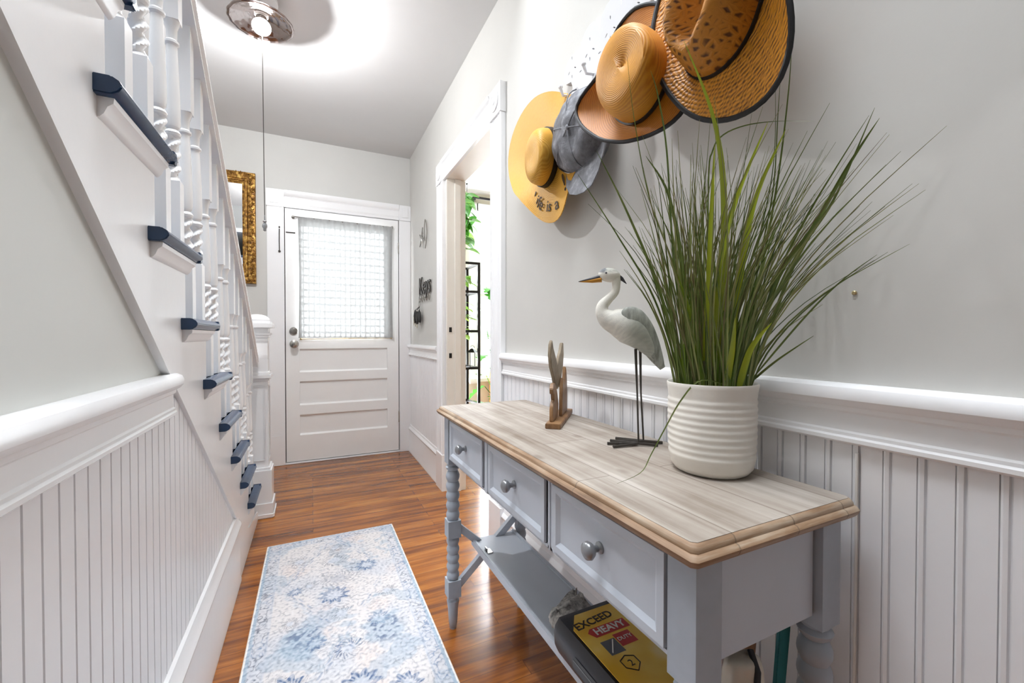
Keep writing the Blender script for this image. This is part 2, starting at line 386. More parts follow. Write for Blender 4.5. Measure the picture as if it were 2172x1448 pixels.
# far wall with the front door opening
GX0, GX1 = -0.188, 0.694; DZ = 2.045
mb = MB().box((-1.3, YF, 0), (GX0-0.006, YF+0.12, ZC)).box((GX1+0.006, YF, 0), (WX, YF+0.12, ZC)).box((GX0-0.006, YF, DZ+0.006), (GX1+0.006, YF+0.12, ZC))
obj('wall_far', mb, M['wall'], kind='structure')
obj('wall_stair_side', MB().box((-1.3, YB, 0), (-1.25, YF, ZC)), M['wall'], kind='structure')
mb = MB().box((-1.3, YB-0.1, 0), (WX+RW, YB, ZC))
obj('wall_back', mb, M['wall'], kind='structure')
# wall under the stairs, bounded above by the sloping skirt
dg = lambda y: 0.952-0.762*(y-1.155)
poly = [(YB, 0), (2.39, 0), (2.39, dg(2.39)+0.06), (-1.02, ZC), (YB, ZC)]
obj('wall_left', MB().prism(poly, YZ(), WL-0.05, WL), M['wall_l'], kind='structure')
# living room beyond the doorway
mb = MB().box((WX+RW, 4.4, 0), (1.655, 4.5, ZC)).box((1.655, 4.4, 0), (2.75, 4.5, 0.56)).box((1.655, 4.4, 2.43), (2.75, 4.5, ZC)).box((2.75, 4.4, 0), (4.2, 4.5, ZC))
obj('wall_living_far', mb, M['living'], kind='structure')
obj('wall_living_side', MB().box((4.1, 0.6, 0), (4.2, 4.4, ZC)), M['living'], kind='structure')
obj('wall_living_near', MB().box((WX+RW, 0.5, 0), (4.2, 0.6, ZC)), M['living'], kind='structure')
wn = bpy.data.objects.new('window_1', None); COL.objects.link(wn); wn.location = (2.2, 4.4, 0.56); wn['kind'] = 'structure'
mb = MB()
for a, b in (((1.575, 4.375, 0.5), (1.675, 4.4, 2.5)), ((2.73, 4.375, 0.5), (2.83, 4.4, 2.5)), ((1.655, 4.375, 2.41), (2.75, 4.4, 2.5)), ((1.56, 4.34, 0.52), (2.84, 4.4, 0.56))): mb.box(a, b)
obj('window_casing', mb, M['trim'], wn, bevel=0.004)
mb = MB()
for a, b in (((1.675, 4.42, 0.56), (1.725, 4.455, 2.41)), ((2.68, 4.42, 0.56), (2.73, 4.455, 2.41)), ((1.725, 4.42, 2.36), (2.68, 4.455, 2.41)), ((1.725, 4.42, 0.56), (2.68, 4.455, 0.62)), ((1.725, 4.42, 1.47), (2.68, 4.455, 1.51))): mb.box(a, b)
obj('window_sash', mb, M['trim'], wn, bevel=0.003)
obj('window_pane', MB().box((1.725, 4.436, 0.62), (2.68, 4.440, 2.36)), M['pane'], wn)

# ---- beadboard
def bead(y0, y1, z0, z1, x, sgn, pitch, name, zfn=None, single=False):
    prof = []; y = y0
    while y < y1-1e-4:
        e = min(y+pitch, y1)
        prof += [(y, 0), (e-0.0125, 0), (e-0.0115, -0.005), (e-0.0095, -0.005), (e-0.0085, 0), (e-0.004, 0.0012), (e-0.0015, 0), (e-0.0008, -0.005)]
        if single: prof = prof[:-7]+[(e-0.0050, 0), (e-0.0038, -0.0065), (e-0.0014, -0.0065), (e-0.0002, 0)]
        y = e
    prof.append((y1, 0))
    m = MB(); n = len(prof)
    top = [z1 if not zfn else min(z1, zfn(p[0])) for p in prof]
    vs = [(x+sgn*p[1], p[0], z0) for p in prof]+[(x+sgn*p[1], p[0], max(t, z0+0.001)) for p, t in zip(prof, top)]
    bk = x-sgn*0.012
    vs += [(bk, p[0], z0) for p in prof]+[(bk, p[0], max(t, z0+0.001)) for p, t in zip(prof, top)]
    fs = []
    for i in range(n-1):
        fs += [(i, i+1, n+i+1, n+i), (n+i, n+i+1, 3*n+i+1, 3*n+i), (2*n+i, 2*n+i+1, 3*n+i+1, 3*n+i), (i, i+1, 2*n+i+1, 2*n+i)]
    fs += [(0, n, 3*n, 2*n), (n-1, 2*n-1, 4*n-1, 3*n-1)]
    m.add(vs, fs); return obj(name, m, M['trim2'], kind='structure')
bead(YB, 1.745, 0.2, 0.885, WX-0.009, -1, 0.0405, 'trim_1')
bead(2.832, YF, 0.2, 0.885, WX-0.006, -1, 0.0405, 'trim_2')
bead(YB, 2.06, 0.2, 0.885, WL+0.006, 1, 0.0385, 'trim_3', zfn=lambda y: dg(y)+0.004, single=True)
# ---- chair rails (profile: depth from wall, height)
RAIL = [(0, 0.957), (0.022, 0.957), (0.031, 0.952), (0.035, 0.943), (0.034, 0.933), (0.028, 0.925), (0.020, 0.920), (0.019, 0.913), (0.0145, 0.909), (0.0145, 0.881), (0.018, 0.878), (0.018, 0.873), (0.0215, 0.870), (0.0215, 0.864), (0.016, 0.860), (0, 0.860)]
def rail(name, x, sgn, y0, y1, dz=0.0):
    m = MB().prism(RAIL, lambda u, v, d: (x+sgn*u, d, v+dz), y0, y1)
    return obj(name, m, M['trim'], smooth=True, kind='structure', sharp=30)
rail('trim_4', WX, -1, YB, 1.745, -0.005); rail('trim_5', WX, -1, 2.832, YF); rail('trim_6', WL, 1, YB, 1.19, -0.012)
BASE = [(0, 0), (0.022, 0), (0.022, 0.012), (0.018, 0.02), (0.018, 0.19), (0.022, 0.195), (0.024, 0.205), (0.02, 0.214), (0.013, 0.222), (0.010, 0.238), (0, 0.242)]
def base(name, fn, d0, d1, k=1.0):
    return obj(name, MB().prism([(u, v*k) for u, v in BASE], fn, d0, d1), M['trim'], smooth=True, kind='structure', sharp=30)
base('baseboard_right', lambda u, v, d: (WX-u, d, v), YB, 1.745)
base('baseboard_right_far', lambda u, v, d: (WX-u, d, v), 2.832, YF)
base('baseboard_left', lambda u, v, d: (WL+0.004+u, d, v), YB, 2.075, 1.17)
base('baseboard_far', lambda u, v, d: (d, YF-u, v), -1.25, -0.315, 0.93)
base('baseboard_far_corner', lambda u, v, d: (d, YF-u, v), 0.77, WX, 0.93)

# ---- doorway casing in the right wall
def casing_x(m, y0, y1, z0, z1):      # fluted flat casing on wall X=WX
    w_ = y1-y0
    pr = [(y0, 0), (y0, 0.022), (y0+0.010, 0.026), (y0+0.016, 0.020), (y0+0.030, 0.019), (y0+0.036, 0.024), (y0+0.043, 0.019), (y1-0.043, 0.019), (y1-0.036, 0.024), (y1-0.030, 0.019), (y1-0.016, 0.020), (y1-0.010, 0.026), (y1, 0.022), (y1, 0)]
    m.prism(pr, lambda u, v, d: (WX-v, u, d), z0, z1)
m = MB(); casing_x(m, 1.746, DN+0.004, 0.24, DH-0.004); casing_x(m, DF-0.004+0.04, 2.83, 0.24, DH-0.004)
m.box((WX-0.030, 1.742, 0), (WX, DN+0.006, 0.24)).box((WX-0.030, DF+0.03, 0), (WX, 2.834, 0.24))
m.prism([(DH, 0), (DH, 0.018), (DH+0.012, 0.022), (DH+0.10, 0.020), (DH+0.108, 0.030), (DH+0.118, 0.034), (DH+0.122, 0.036), (DH+0.122, 0)], lambda u, v, d: (WX-v, d, u), 1.875, 2.70)
for yc in (1.809, 2.763):
    m.box((WX-0.028, yc-0.066, DH-0.006), (WX, yc+0.066, DH+0.128))
    m.lathe([(0.045, 0.0), (0.045, 0.005), (0.036, 0.007), (0.030, 0.003), (0.018, 0.004), (0.012, 0.009), (0.001, 0.010)], n=24, cap=(False, True), mat=Matrix.Rotation(R(-90), 3, 'Y'), c=(WX-0.028, yc, DH+0.062))
obj('trim_7', m, M['trim'], smooth=True, kind='structure', sharp=25)
m = MB().box((WX-0.002, DF, 0), (WX+RW+0.002, DF+0.03, DH)).box((WX-0.002, DN-0.02, 0), (WX+RW+0.002, DN, DH)).box((WX-0.002, DN-0.02, DH), (WX+RW+0.002, DF+0.03, DH+0.02))
m.box((WX+0.05, DF-0.012, 0), (WX+0.09, DF, DH)).box((WX+0.05, DN, 0), (WX+0.09, DN+0.012, DH))
obj('trim_8', m, M['cream'], kind='structure', bevel=0.002)
for z in (1.07, 0.90):
    o = obj('latch_plate', MB().box((WX+0.012, DF-0.003, z-0.016), (WX+0.03, DF+0.001, z+0.016)), M['black'])
    tag(o, 'small dark metal plate set in the white doorway jamb, '+('upper' if z > 1 else 'lower')+' of the two', 'plate', 'metal plates in the doorway jamb')
    

# ---- front door casing
m = MB()
for x0, x1 in ((-0.312, GX0-0.006), (GX1+0.006, WX)):
    m.box((x0, YF-0.02, 0), (x1, YF, DZ+0.004))
    m.box((x0, YF-0.024, 0), (x1, YF-0.018, 0.24))
m.prism([(DZ+0.004, 0), (DZ+0.004, 0.020), (DZ+0.025, 0.020), (DZ+0.03, 0.024), (DZ+0.085, 0.022), (DZ+0.095, 0.032), (DZ+0.115, 0.038), (DZ+0.135, 0.038), (DZ+0.135, 0)], lambda u, v, d: (d, YF-v, u), GX0-0.006, GX1+0.006)
for xa, xb in ((-0.316, GX0-0.006), (GX1+0.006, WX)):
    m.box((xa, YF-0.030, DZ+0.0), (xb, YF, DZ+0.135)); xc = (xa+xb)/2
    m.box((xa+0.022, YF-0.036, DZ+0.025), (xb-0.022, YF-0.03, DZ+0.11))
obj('trim_9', m, M['trim'], kind='structure', bevel=0.003)
obj('trim_10', MB().box((-0.2, YF-0.02, 0.0), (GX1+0.01, YF+0.1, 0.012)), M['trim'], kind='structure', bevel=0.003)

# ---- front door
dr = bpy.data.objects.new('door_1', None); COL.objects.link(dr); dr.location = (GX0, YF+0.02, 0); dr['kind'] = 'structure'
X0, X1 = GX0, GX1; yd = YF-0.006; st = 0.098
m = MB()
def dbox(a0, a1, z0, z1, d=0.0): m.box((a0, yd+d, z0), (a1, yd+0.04, z1))
dbox(X0, X0+st, 0.018, DZ); dbox(X1-st, X1, 0.018, DZ); gz0, gz1 = 1.005, 1.95
for z0, z1 in ((gz1, DZ), (0.925, gz0), (0.662, 0.735), (0.392, 0.468), (0.018, 0.225)): dbox(X0+st, X1-st, z0, z1)
for z0, z1 in ((0.735, 0.925), (0.468, 0.662), (0.225, 0.392)): dbox(X0+st, X1-st, z0, z1, 0.016)
for z0, z1 in ((0.735, 0.925), (0.468, 0.662), (0.225, 0.392)):      # bevelled bead under each rail
    m.prism([(z1, 0.003), (z1, 0.016), (z1-0.013, 0.016)], lambda u, v, d: (d, yd+v, u), X0+st, X1-st)
    m.prism([(z0, 0.003), (z0, 0.016), (z0+0.013, 0.016)], lambda u, v, d: (d, yd+v, u), X0+st, X1-st)
obj('door_panel', m, M['door'], dr)
obj('door_glass', MB().box((X0+st, yd+0.02, gz0), (X1-st, yd+0.024, gz1)), M['pane'], dr)
m = MB()
for a, b, c_, d_ in ((X0+st, X1-st, gz0, gz0+0.02), (X0+st, X1-st, gz1-0.02, gz1), (X0+st, X0+st+0.02, gz0, gz1), (X1-st-0.02, X1-st, gz0, gz1)): m.box((a, yd+0.006, c_), (b, yd+0.034, d_))
obj('glass_stop', m, M['door'], dr, bevel=0.003)
Ry = Matrix.Rotation(R(90), 3, 'X')
m = MB().lathe([(0.033, 0), (0.033, 0.006), (0.026, 0.010), (0.012, 0.012), (0.011, 0.035), (0.024, 0.042), (0.030, 0.053), (0.027, 0.064), (0.012, 0.070), (0.001, 0.071)], c=(-0.129, yd, 0.965), mat=Ry)
k = obj('door_knob', m, M['silver'], dr, smooth=True); k['label'] = 'tarnished metal knob'
m = MB().lathe([(0.032, 0), (0.032, 0.008), (0.028, 0.013), (0.020, 0.014), (0.018, 0.020), (0.001, 0.021)], c=(-0.131, yd, 1.068), mat=Ry).box((-0.134, yd-0.03, 1.056), (-0.128, yd-0.018, 1.08))
obj('deadbolt', m, M['silver'], dr, smooth=True)
for z in (1.80, 0.31):
    m = MB().lathe([(0.006, -0.045), (0.006, 0.045)], c=(X1+0.003, yd-0.004, z), n=10).lathe([(0.008, 0.045), (0.004, 0.055)], c=(X1+0.003, yd-0.004, z), n=10)
    obj('hinge', m, M['silver'], dr, smooth=True)
obj('sliding_bolt', MB().tube([(-0.182, yd-0.008, 1.853), (-0.115, yd-0.008, 1.853)], 0.004), M['iron'], dr, smooth=True)

m = MB().box((X0-0.02, YF+0.036, 0.0), (X0+0.012, YF+0.10, DZ+0.02)).box((X1-0.012, YF+0.036, 0.0), (X1+0.02, YF+0.10, DZ+0.02)).box((X0-0.02, YF+0.036, DZ-0.012), (X1+0.02, YF+0.10, DZ+0.02)).box((X0-0.02, YF+0.036, 0.0), (X1+0.02, YF+0.10, 0.03))
obj('door_gap_shade', m, M['gap'], dr)  # added backing stops light leaks, its dark colour paints the shade round the door
# curtain rods and lace curtain on the door
t = thing('curtain_rod', 'thin metal rod holding the top of the lace door curtain', 'curtain rod', (0.25, yd, 1.975))
obj('rod', MB().tube([(-0.132, yd-0.022, 1.978), (0.640, yd-0.022, 1.975)], 0.005), M['silver'], t, smooth=True)
for x in (-0.13, 0.638): obj('bracket', MB().lathe([(0.012, 0), (0.012, 0.006), (0.006, 0.010), (0.009, 0.030), (0.001, 0.032)], c=(x, yd, 1.977), n=12, mat=Ry), M['silver'], t, smooth=True)
t = thing('curtain_rod', 'thin brass rod holding the bottom hem of the lace door curtain', 'curtain rod', (0.25, yd, 1.0))
obj('rod', MB().tube([(-0.085, yd-0.022, 1.006), (0.635, yd-0.022, 1.012)], 0.004), M['keyring'], t, smooth=True)
for x, z in ((-0.08, 1.006), (0.63, 1.012)): obj('bracket', MB().lathe([(0.009, 0), (0.009, 0.005), (0.005, 0.008), (0.006, 0.028), (0.001, 0.029)], c=(x, yd, z), n=10, mat=Ry), M['keyring'], t, smooth=True)
m = MB(); NX, NZ = 160, 24; vs = []
for j in range(NZ+1):
    v_ = j/NZ; pin = 1-0.018*math.sin(math.pi*v_)
    for i in range(NX+1):
        u = i/NX; x = 0.272+(u-0.5)*0.735*pin
        ful = 0.006*math.sin(u*86+0.6*math.sin(u*17))+0.003*math.sin(u*41+2*v_)
        z = 1.012+v_*(0.958)+ (0.012*(1 if i % 2 else 0.6) if j == NZ else 0)
        vs.append((x, yd-0.022-0.010+ful*0.8, z))
m.add(vs, [(j*(NX+1)+i, j*(NX+1)+i+1, (j+1)*(NX+1)+i+1, (j+1)*(NX+1)+i) for j in range(NZ) for i in range(NX)])
tag(obj('lace_curtain', m, M['lace'], smooth=True, sharp=80), 'gathered white lace curtain over the glass of the front door', 'curtain')
m = MB().tube([(-0.226, YF-0.028, 1.87), (-0.227, YF-0.03, 1.78), (-0.226, YF-0.028, 1.70)], 0.0035, 8).ellipsoid((-0.226, YF-0.03, 1.695), (0.009, 0.006, 0.009), 10, 6).ellipsoid((-0.226, YF-0.026, 1.885), (0.006, 0.005, 0.008), 10, 6)
tag(obj('door_stay', m, M['iron'], smooth=True), 'slim dark metal door hook hanging on the casing left of the front door', 'hook')

# ================================================================== STAIRCASE
SX = -0.284; N0 = 1.097; RUN = 0.2205; RISE = 0.1695; Z0 = 1.412; KMIN, KMAX = -5, 7
fr = lambda k: N0+RUN*k
zt = lambda k: Z0-RISE*k
stair = thing('staircase', 'white painted staircase with navy blue treads, turned balusters and newel post', 'staircase', (-0.75, 2.6, 0))
poly = [(2.04, 0.0), (2.74, 0.0)]
yk = fr(KMAX)-0.03
poly += [(yk+0.09, 0.0)] if False else []
poly = [(2.04, 0.0), (fr(KMAX)-0.022, 0.0)]
for k in range(KMAX, KMIN-1, -1):
    poly.append((fr(k)-0.022, zt(k)-0.028)); poly.append((fr(k-1)-0.022, zt(k)-0.028))
yl = poly[-1][0]
poly += [(yl, dg(yl)), (2.04, dg(2.04))]
obj('stringer', MB().prism(poly, YZ(), SX-0.012, SX), M['trim'], stair)
obj('foot_board', MB().prism([(2.072, 0), (2.716, 0), (2.716, 0.05), (2.35, 0.11), (2.072, 0.262)], YZ(), SX-0.002, -0.2775), M['trim'], stair, bevel=0.002)
# underside board closing the skirt against the recessed wall
m = MB(); y0_, y1_ = yl, 2.04
m.prism([(y0_, dg(y0_)), (y1_, dg(y1_)), (y1_, dg(y1_)+0.012), (y0_, dg(y0_)+0.012)], YZ(), WL-0.04, SX-0.001)
obj('skirt_edge', m, M['trim'], stair)
def octo(r, h):   # octagonal nosing cross-section (x offset outwards, z)
    return [(-0.03, -h/2), (r*0.55, -h/2), (r, -h*0.18), (r, h*0.18), (r*0.6, h/2), (-0.03, h/2)]
for k in range(KMAX, KMIN-1, -1):
    y1 = fr(k); y0 = fr(k-1)-0.022; z = zt(k); h = 0.028
    m = MB().box((-1.25, y0, z-h), (SX, y1-0.004, z))
    prof = [(-0.01, -h), (0.020, -h), (0.029, -h*0.80), (0.034, -h*0.5), (0.029, -h*0.2), (0.020, 0), (-0.01, 0)]
    m.prism([(SX+a, z+b) for a, b in prof], XZ, y1-0.285, y1)
    m.prism([(y1-0.01, z-h), (y1+0.008, z-h), (y1+0.014, z-h*0.5), (y1+0.008, z), (y1-0.01, z)], lambda u, v, d: (d, u, v), -1.25, SX+0.03)
    tr = obj('tread', m, M['blue'], stair, bevel=0.002); tr['label'] = 'navy blue painted tread'
    cv = [(0, 0), (0.020, 0), (0.019, -0.008), (0.012, -0.014), (0.008, -0.024), (0.003, -0.030), (0, -0.031)]
    obj('cove_moulding', MB().prism([(SX+a, z-h+b) for a, b in cv], XZ, y1-0.272, y1-0.008), M['trim'], stair, smooth=True)
    obj('riser', MB().box((-1.25, y1-0.036, max(z-RISE, 0) if k < KMAX else 0), (SX-0.012, y1-0.022, z-h)), M['trim'], stair)
# balusters
BX = -0.3055; BW = 0.0175
hr_low = lambda y: 1.891-0.737*(y-1.337)
def baluster_mesh(L):
    m = MB(); sq = 0.555 if L > 0.6 else L-0.12
    m.box((BX-BW, -BW, 0), (BX+BW, BW, 0.165))
    m.box((BX-BW, -BW, sq), (BX+BW, BW, L))
    prof = [(0.0165, 0.165), (0.012, 0.172)]
    def tw(r, z, a): return r
    m.lathe([(0.0175, 0.165), (0.014, 0.172), (0.010, 0.176)], c=(BX, 0, 0), n=16)
    # barley twist
    rs = []; n = 16
    for i in range(29):
        z = 0.174+0.101*i/28; ph = z*95
        rs.append([(BX+(0.0125+0.0045*math.cos(2*(a-ph)))*math.cos(a), (0.0125+0.0045*math.cos(2*(a-ph)))*math.sin(a), z) for a in [2*math.pi*j/n for j in range(n)]])
    m.rings(rs)
    top = [(0.010, 0.273), (0.016, 0.277), (0.0175, 0.283), (0.014, 0.289), (0.010, 0.292), (0.015, 0.298), (0.0165, 0.308), (0.0165, 0.34), (0.0145, 0.42), (0.0115, sq-0.065), (0.011, sq-0.060), (0.0155, sq-0.055), (0.0155, sq-0.050), (0.011, sq-0.045), (0.0115, sq-0.02), (0.016, sq-0.006), (0.0175, sq)]
    m.lathe(top, c=(BX, 0, 0), n=16)
    return m
proto = None
for k in range(-3, KMAX+1):
    for off in (0.024, 0.134):
        y = fr(k)-off; z = zt(k); L = hr_low(y)+0.012-z
        if proto is None or abs(proto[1]-L) > 0.02:
            b = obj('baluster', baluster_mesh(L), M['trim'], None, smooth=True, sharp=28); proto = (b, L)
        else:
            b = proto[0].copy(); COL.objects.link(b)
        b.parent = stair; b.location = Vector((0, y, z))-world_of(stair)
# handrail
ya, yb = 0.25, 2.745
def hrs(y): zz = hr_low(y); return zz
rp = [(-0.030, 0.0), (-0.030, 0.012), (-0.022, 0.020), (-0.036, 0.030), (-0.036, 0.044), (-0.022, 0.060), (0.0, 0.066), (0.022, 0.060), (0.036, 0.044), (0.036, 0.030), (0.022, 0.020), (0.030, 0.012), (0.030, 0.0)]
m = MB().rings([[(BX+a, y, hrs(y)+b) for a, b in rp] for y in (ya, yb)])
obj('handrail', m, M['trim'], stair, smooth=True, sharp=30)
# newel post
nx, ny = -0.283, 2.80
m = MB()
def sqb(h, z0, z1): m.box((nx-h, ny-h, z0), (nx+h, ny+h, z1))
sqb(0.080, 0.0, 0.085); sqb(0.073, 0.085, 0.27); sqb(0.066, 0.27, 0.285); sqb(0.056, 0.285, 0.90)
sqb(0.062, 0.775, 0.79); sqb(0.072, 0.79, 0.81); sqb(0.064, 0.81, 0.825); sqb(0.060, 1.0, 1.012); sqb(0.056, 0.90, 1.02)
sqb(0.070, 1.035, 1.047); sqb(0.062, 1.02, 1.035); sqb(0.060, 1.047, 1.075); sqb(0.083, 1.075, 1.10); sqb(0.070, 1.10, 1.115)
for zz0, zz1 in ((0.33, 0.74),):
    m.box((nx+0.056, ny-0.042, zz0), (nx+0.0595, ny-0.034, zz1)).box((nx+0.056, ny+0.034, zz0), (nx+0.0595, ny+0.042, zz1)).box((nx+0.056, ny-0.042, zz1), (nx+0.0595, ny+0.042, zz1+0.008)).box((nx+0.056, ny-0.042, zz0-0.008), (nx+0.0595, ny+0.042, zz0))
    m.box((nx-0.042, ny-0.0595, zz0), (nx-0.034, ny-0.056, zz1)).box((nx+0.034, ny-0.0595, zz0), (nx+0.042, ny-0.056, zz1)).box((nx-0.042, ny-0.0595, zz1), (nx+0.042, ny-0.056, zz1+0.008)).box((nx-0.042, ny-0.0595, zz0-0.008), (nx+0.042, ny-0.056, zz0))
npo = obj('newel_post', m, M['trim'], stair, bevel=0.003); npo['label'] = 'square panelled newel post'
m = MB().lathe([(0.062, 1.115), (0.066, 1.122), (0.060, 1.134), (0.045, 1.145), (0.022, 1.152), (0.001, 1.154)], c=(nx, ny, 0), n=24)
obj('finial_cap', m, M['trim'], npo, smooth=True)
obj('newel_plinth', MB().box((nx-0.086, ny-0.086, 0), (nx+0.086, ny+0.086, 0.03)), M['trim'], npo, bevel=0.006)

# ================================================================== CEILING LAMP
lt = thing('ceiling_lamp', 'round smoked glass ceiling lamp with a lit bulb near the front door', 'ceiling lamp', (LAMP[0], LAMP[1], 2.48))
lc = (LAMP[0], LAMP[1], 0)
obj('canopy', MB().lathe([(0.07, 2.608), (0.07, 2.595), (0.055, 2.58), (0.03, 2.565), (0.03, 2.53)][::-1], c=lc, n=32), M['trim'], lt, smooth=True)
sc_ = lambda r, z, a: r*(1+0.010*math.cos(18*a)) if r > 0.09 else r
m = MB().lathe([(0.030, 2.534), (0.060, 2.530), (0.070, 2.520), (0.085, 2.523), (0.095, 2.512), (0.110, 2.515), (0.120, 2.503), (0.133, 2.504), (0.137, 2.496), (0.132, 2.493), (0.120, 2.496), (0.108, 2.505), (0.095, 2.503), (0.085, 2.513), (0.070, 2.511), (0.058, 2.518), (0.03, 2.520)], c=lc, n=144, cap=(False, False), fn=sc_)
obj('glass_dish', m, M['dish'], lt, smooth=True, sharp=60)
obj('socket', MB().lathe([(0.022, 2.53), (0.024, 2.51), (0.02, 2.490)][::-1], c=lc, n=20), M['silver'], lt, smooth=True)
bl = obj('bulb', MB().ellipsoid((LAMP[0], LAMP[1], 2.478), (0.040, 0.040, 0.034), 24, 14), M['bulb'], lt, smooth=True)
m = MB().tube([(LAMP[0]+0.003, LAMP[1], 2.45), (LAMP[0]+0.004, LAMP[1], 2.2), (LAMP[0]+0.007, LAMP[1], 1.60)], 0.0018, 6)
pc = obj('pull_string', m, M['iron'], lt, smooth=True)
m = MB().lathe([(0.002, 1.60), (0.003, 1.575), (0.009, 1.570), (0.004, 1.565), (0.010, 1.555), (0.011, 1.545), (0.006, 1.535), (0.007, 1.528), (0.001, 1.524)][::-1], c=(LAMP[0]+0.007, LAMP[1], 0), n=14)
obj('pull_knob', m, M['pewter'], pc, smooth=True)

# ================================================================== MIRROR
mt = thing('wall_mirror', 'mirror in a carved gilded frame on the far wall behind the balusters', 'mirror', (-0.72, YF, 1.43))
mx0, mx1, mz0, mz1 = -1.04, -0.385, 1.43, 2.275; fw = 0.145
def frame_ring(m, d0, dep0, d1, dep1):
    a = [(mx0+d0, mz0+d0), (mx1-d0, mz0+d0), (mx1-d0, mz1-d0), (mx0+d0, mz1-d0)]; b = [(mx0+d1, mz0+d1), (mx1-d1, mz0+d1), (mx1-d1, mz1-d1), (mx0+d1, mz1-d1)]
    vs = [(x, YF-dep0, z) for x, z in a]+[(x, YF-dep1, z) for x, z in b]
    m.add(vs, [(i, (i+1) % 4, 4+(i+1) % 4, 4+i) for i in range(4)])
m = MB(); P = [(0, 0.0), (0, 0.03), (0.004, 0.036), (0.028, 0.040), (0.050, 0.034), (0.053, 0.028), (0.056, 0.034), (0.064, 0.034), (0.067, 0.026), (0.075, 0.024), (0.079, 0.018), (0.084, 0.017), (0.092, 0.011)]
for i in range(len(P)-1): frame_ring(m, P[i][0], P[i][1], P[i+1][0], P[i+1][1])
fo = obj('frame', m, M['gold'], mt, smooth=True, sharp=40)
random.seed(3); m = MB()       # carved leaves and scrolls
def carve(x, z, sc, ang):
    for q in range(3):
        a = ang+(q-1)*0.75; L = 0.026*sc
        m.ellipsoid((x+math.cos(a)*L*0.5, YF-0.039, z+math.sin(a)*L*0.5), (L*0.62, 0.007, L*0.2), 8, 6, rot=Matrix.Rotation(-a, 3, 'Y'))
    m.ellipsoid((x, YF-0.042, z), (0.006*sc, 0.006, 0.006*sc), 8, 6)
z = mz0+0.02; i = 0
while z < mz1-0.02:
    carve(mx1-0.026+0.006*math.sin(i*2.1), z, 0.8, 1.2+0.9*math.sin(i*1.7)); carve(mx0+0.026, z, 0.8, 1.2+0.9*math.sin(i)); z += 0.028; i += 1
x = mx0+0.05
while x < mx1-0.03:
    carve(x, mz1-0.026+0.006*math.sin(i), 0.85, 1.6+0.7*math.sin(i*1.3)); carve(x, mz0+0.026, 0.8, -1.6); x += 0.030; i += 1
obj('carving', m, M['gold'], fo, smooth=True)
obj('mirror_glass', MB().box((mx0+0.088, YF-0.014, mz0+0.088), (mx1-0.088, YF-0.01, mz1-0.088)), M['mirror'], mt)

# ================================================================== RUG
RX0, RX1, RY0, RY1 = -0.198, 0.386, 0.72, 2.329
NXr, NYr = 234, 644; Wr, Lr = RX1-RX0, RY1-RY0
vs = []; cols = []
cream = srgb(214, 210, 209); mix3 = lambda a, b, f: tuple(a[i]+(b[i]-a[i])*f for i in range(3))
navy, mid, sky, pale, peach, grey, dgrey = (srgb(44, 74, 118), srgb(98, 124, 160), srgb(150, 172, 190), srgb(190, 196, 206), srgb(220, 200, 190), srgb(172, 174, 182), srgb(92, 98, 114))
flowers = []
for (fx, fy, rr, kk) in [(0.0, 0.43, 0.080, 'c'), (-0.01, 0.27, 0.060, 'g'), (0.12, 0.37, 0.050, 'n'), (-0.02, 0.545, 0.060, 'n'), (0.0, 0.675, 0.045, 'g'), (0.12, 0.76, 0.042, 'n'), (-0.09, 0.80, 0.038, 'n'), (0.01, 0.87, 0.052, 'd'),
    (-0.17, 0.97, 0.062, 'n'), (-0.16, 0.46, 0.030, 'n'), (-0.11, 0.44, 0.030, 'g'), (0.03, 1.04, 0.065, 'n'), (0.15, 1.10, 0.055, 'n'), (-0.15, 0.22, 0.045, 'g'), (0.12, 0.13, 0.035, 'p'), (0.0, 0.15, 0.040, 'g'), (0.0, 1.2, 0.06, 'n'), (0.15, 1.3, 0.05, 'n'), (-0.12, 1.3, 0.05, 'g'), (0.17, 0.60, 0.035, 'g'), (-0.17, 0.66, 0.03, 'g')]:
    flowers.append((fx, fy, rr, {'c': dgrey, 'g': dgrey, 'n': navy, 'p': peach, 'd': srgb(84, 100, 130)}[kk], kk))
def sm(a, b, x): x = max(0, min(1, (x-a)/(b-a))); return x*x*(3-2*x)
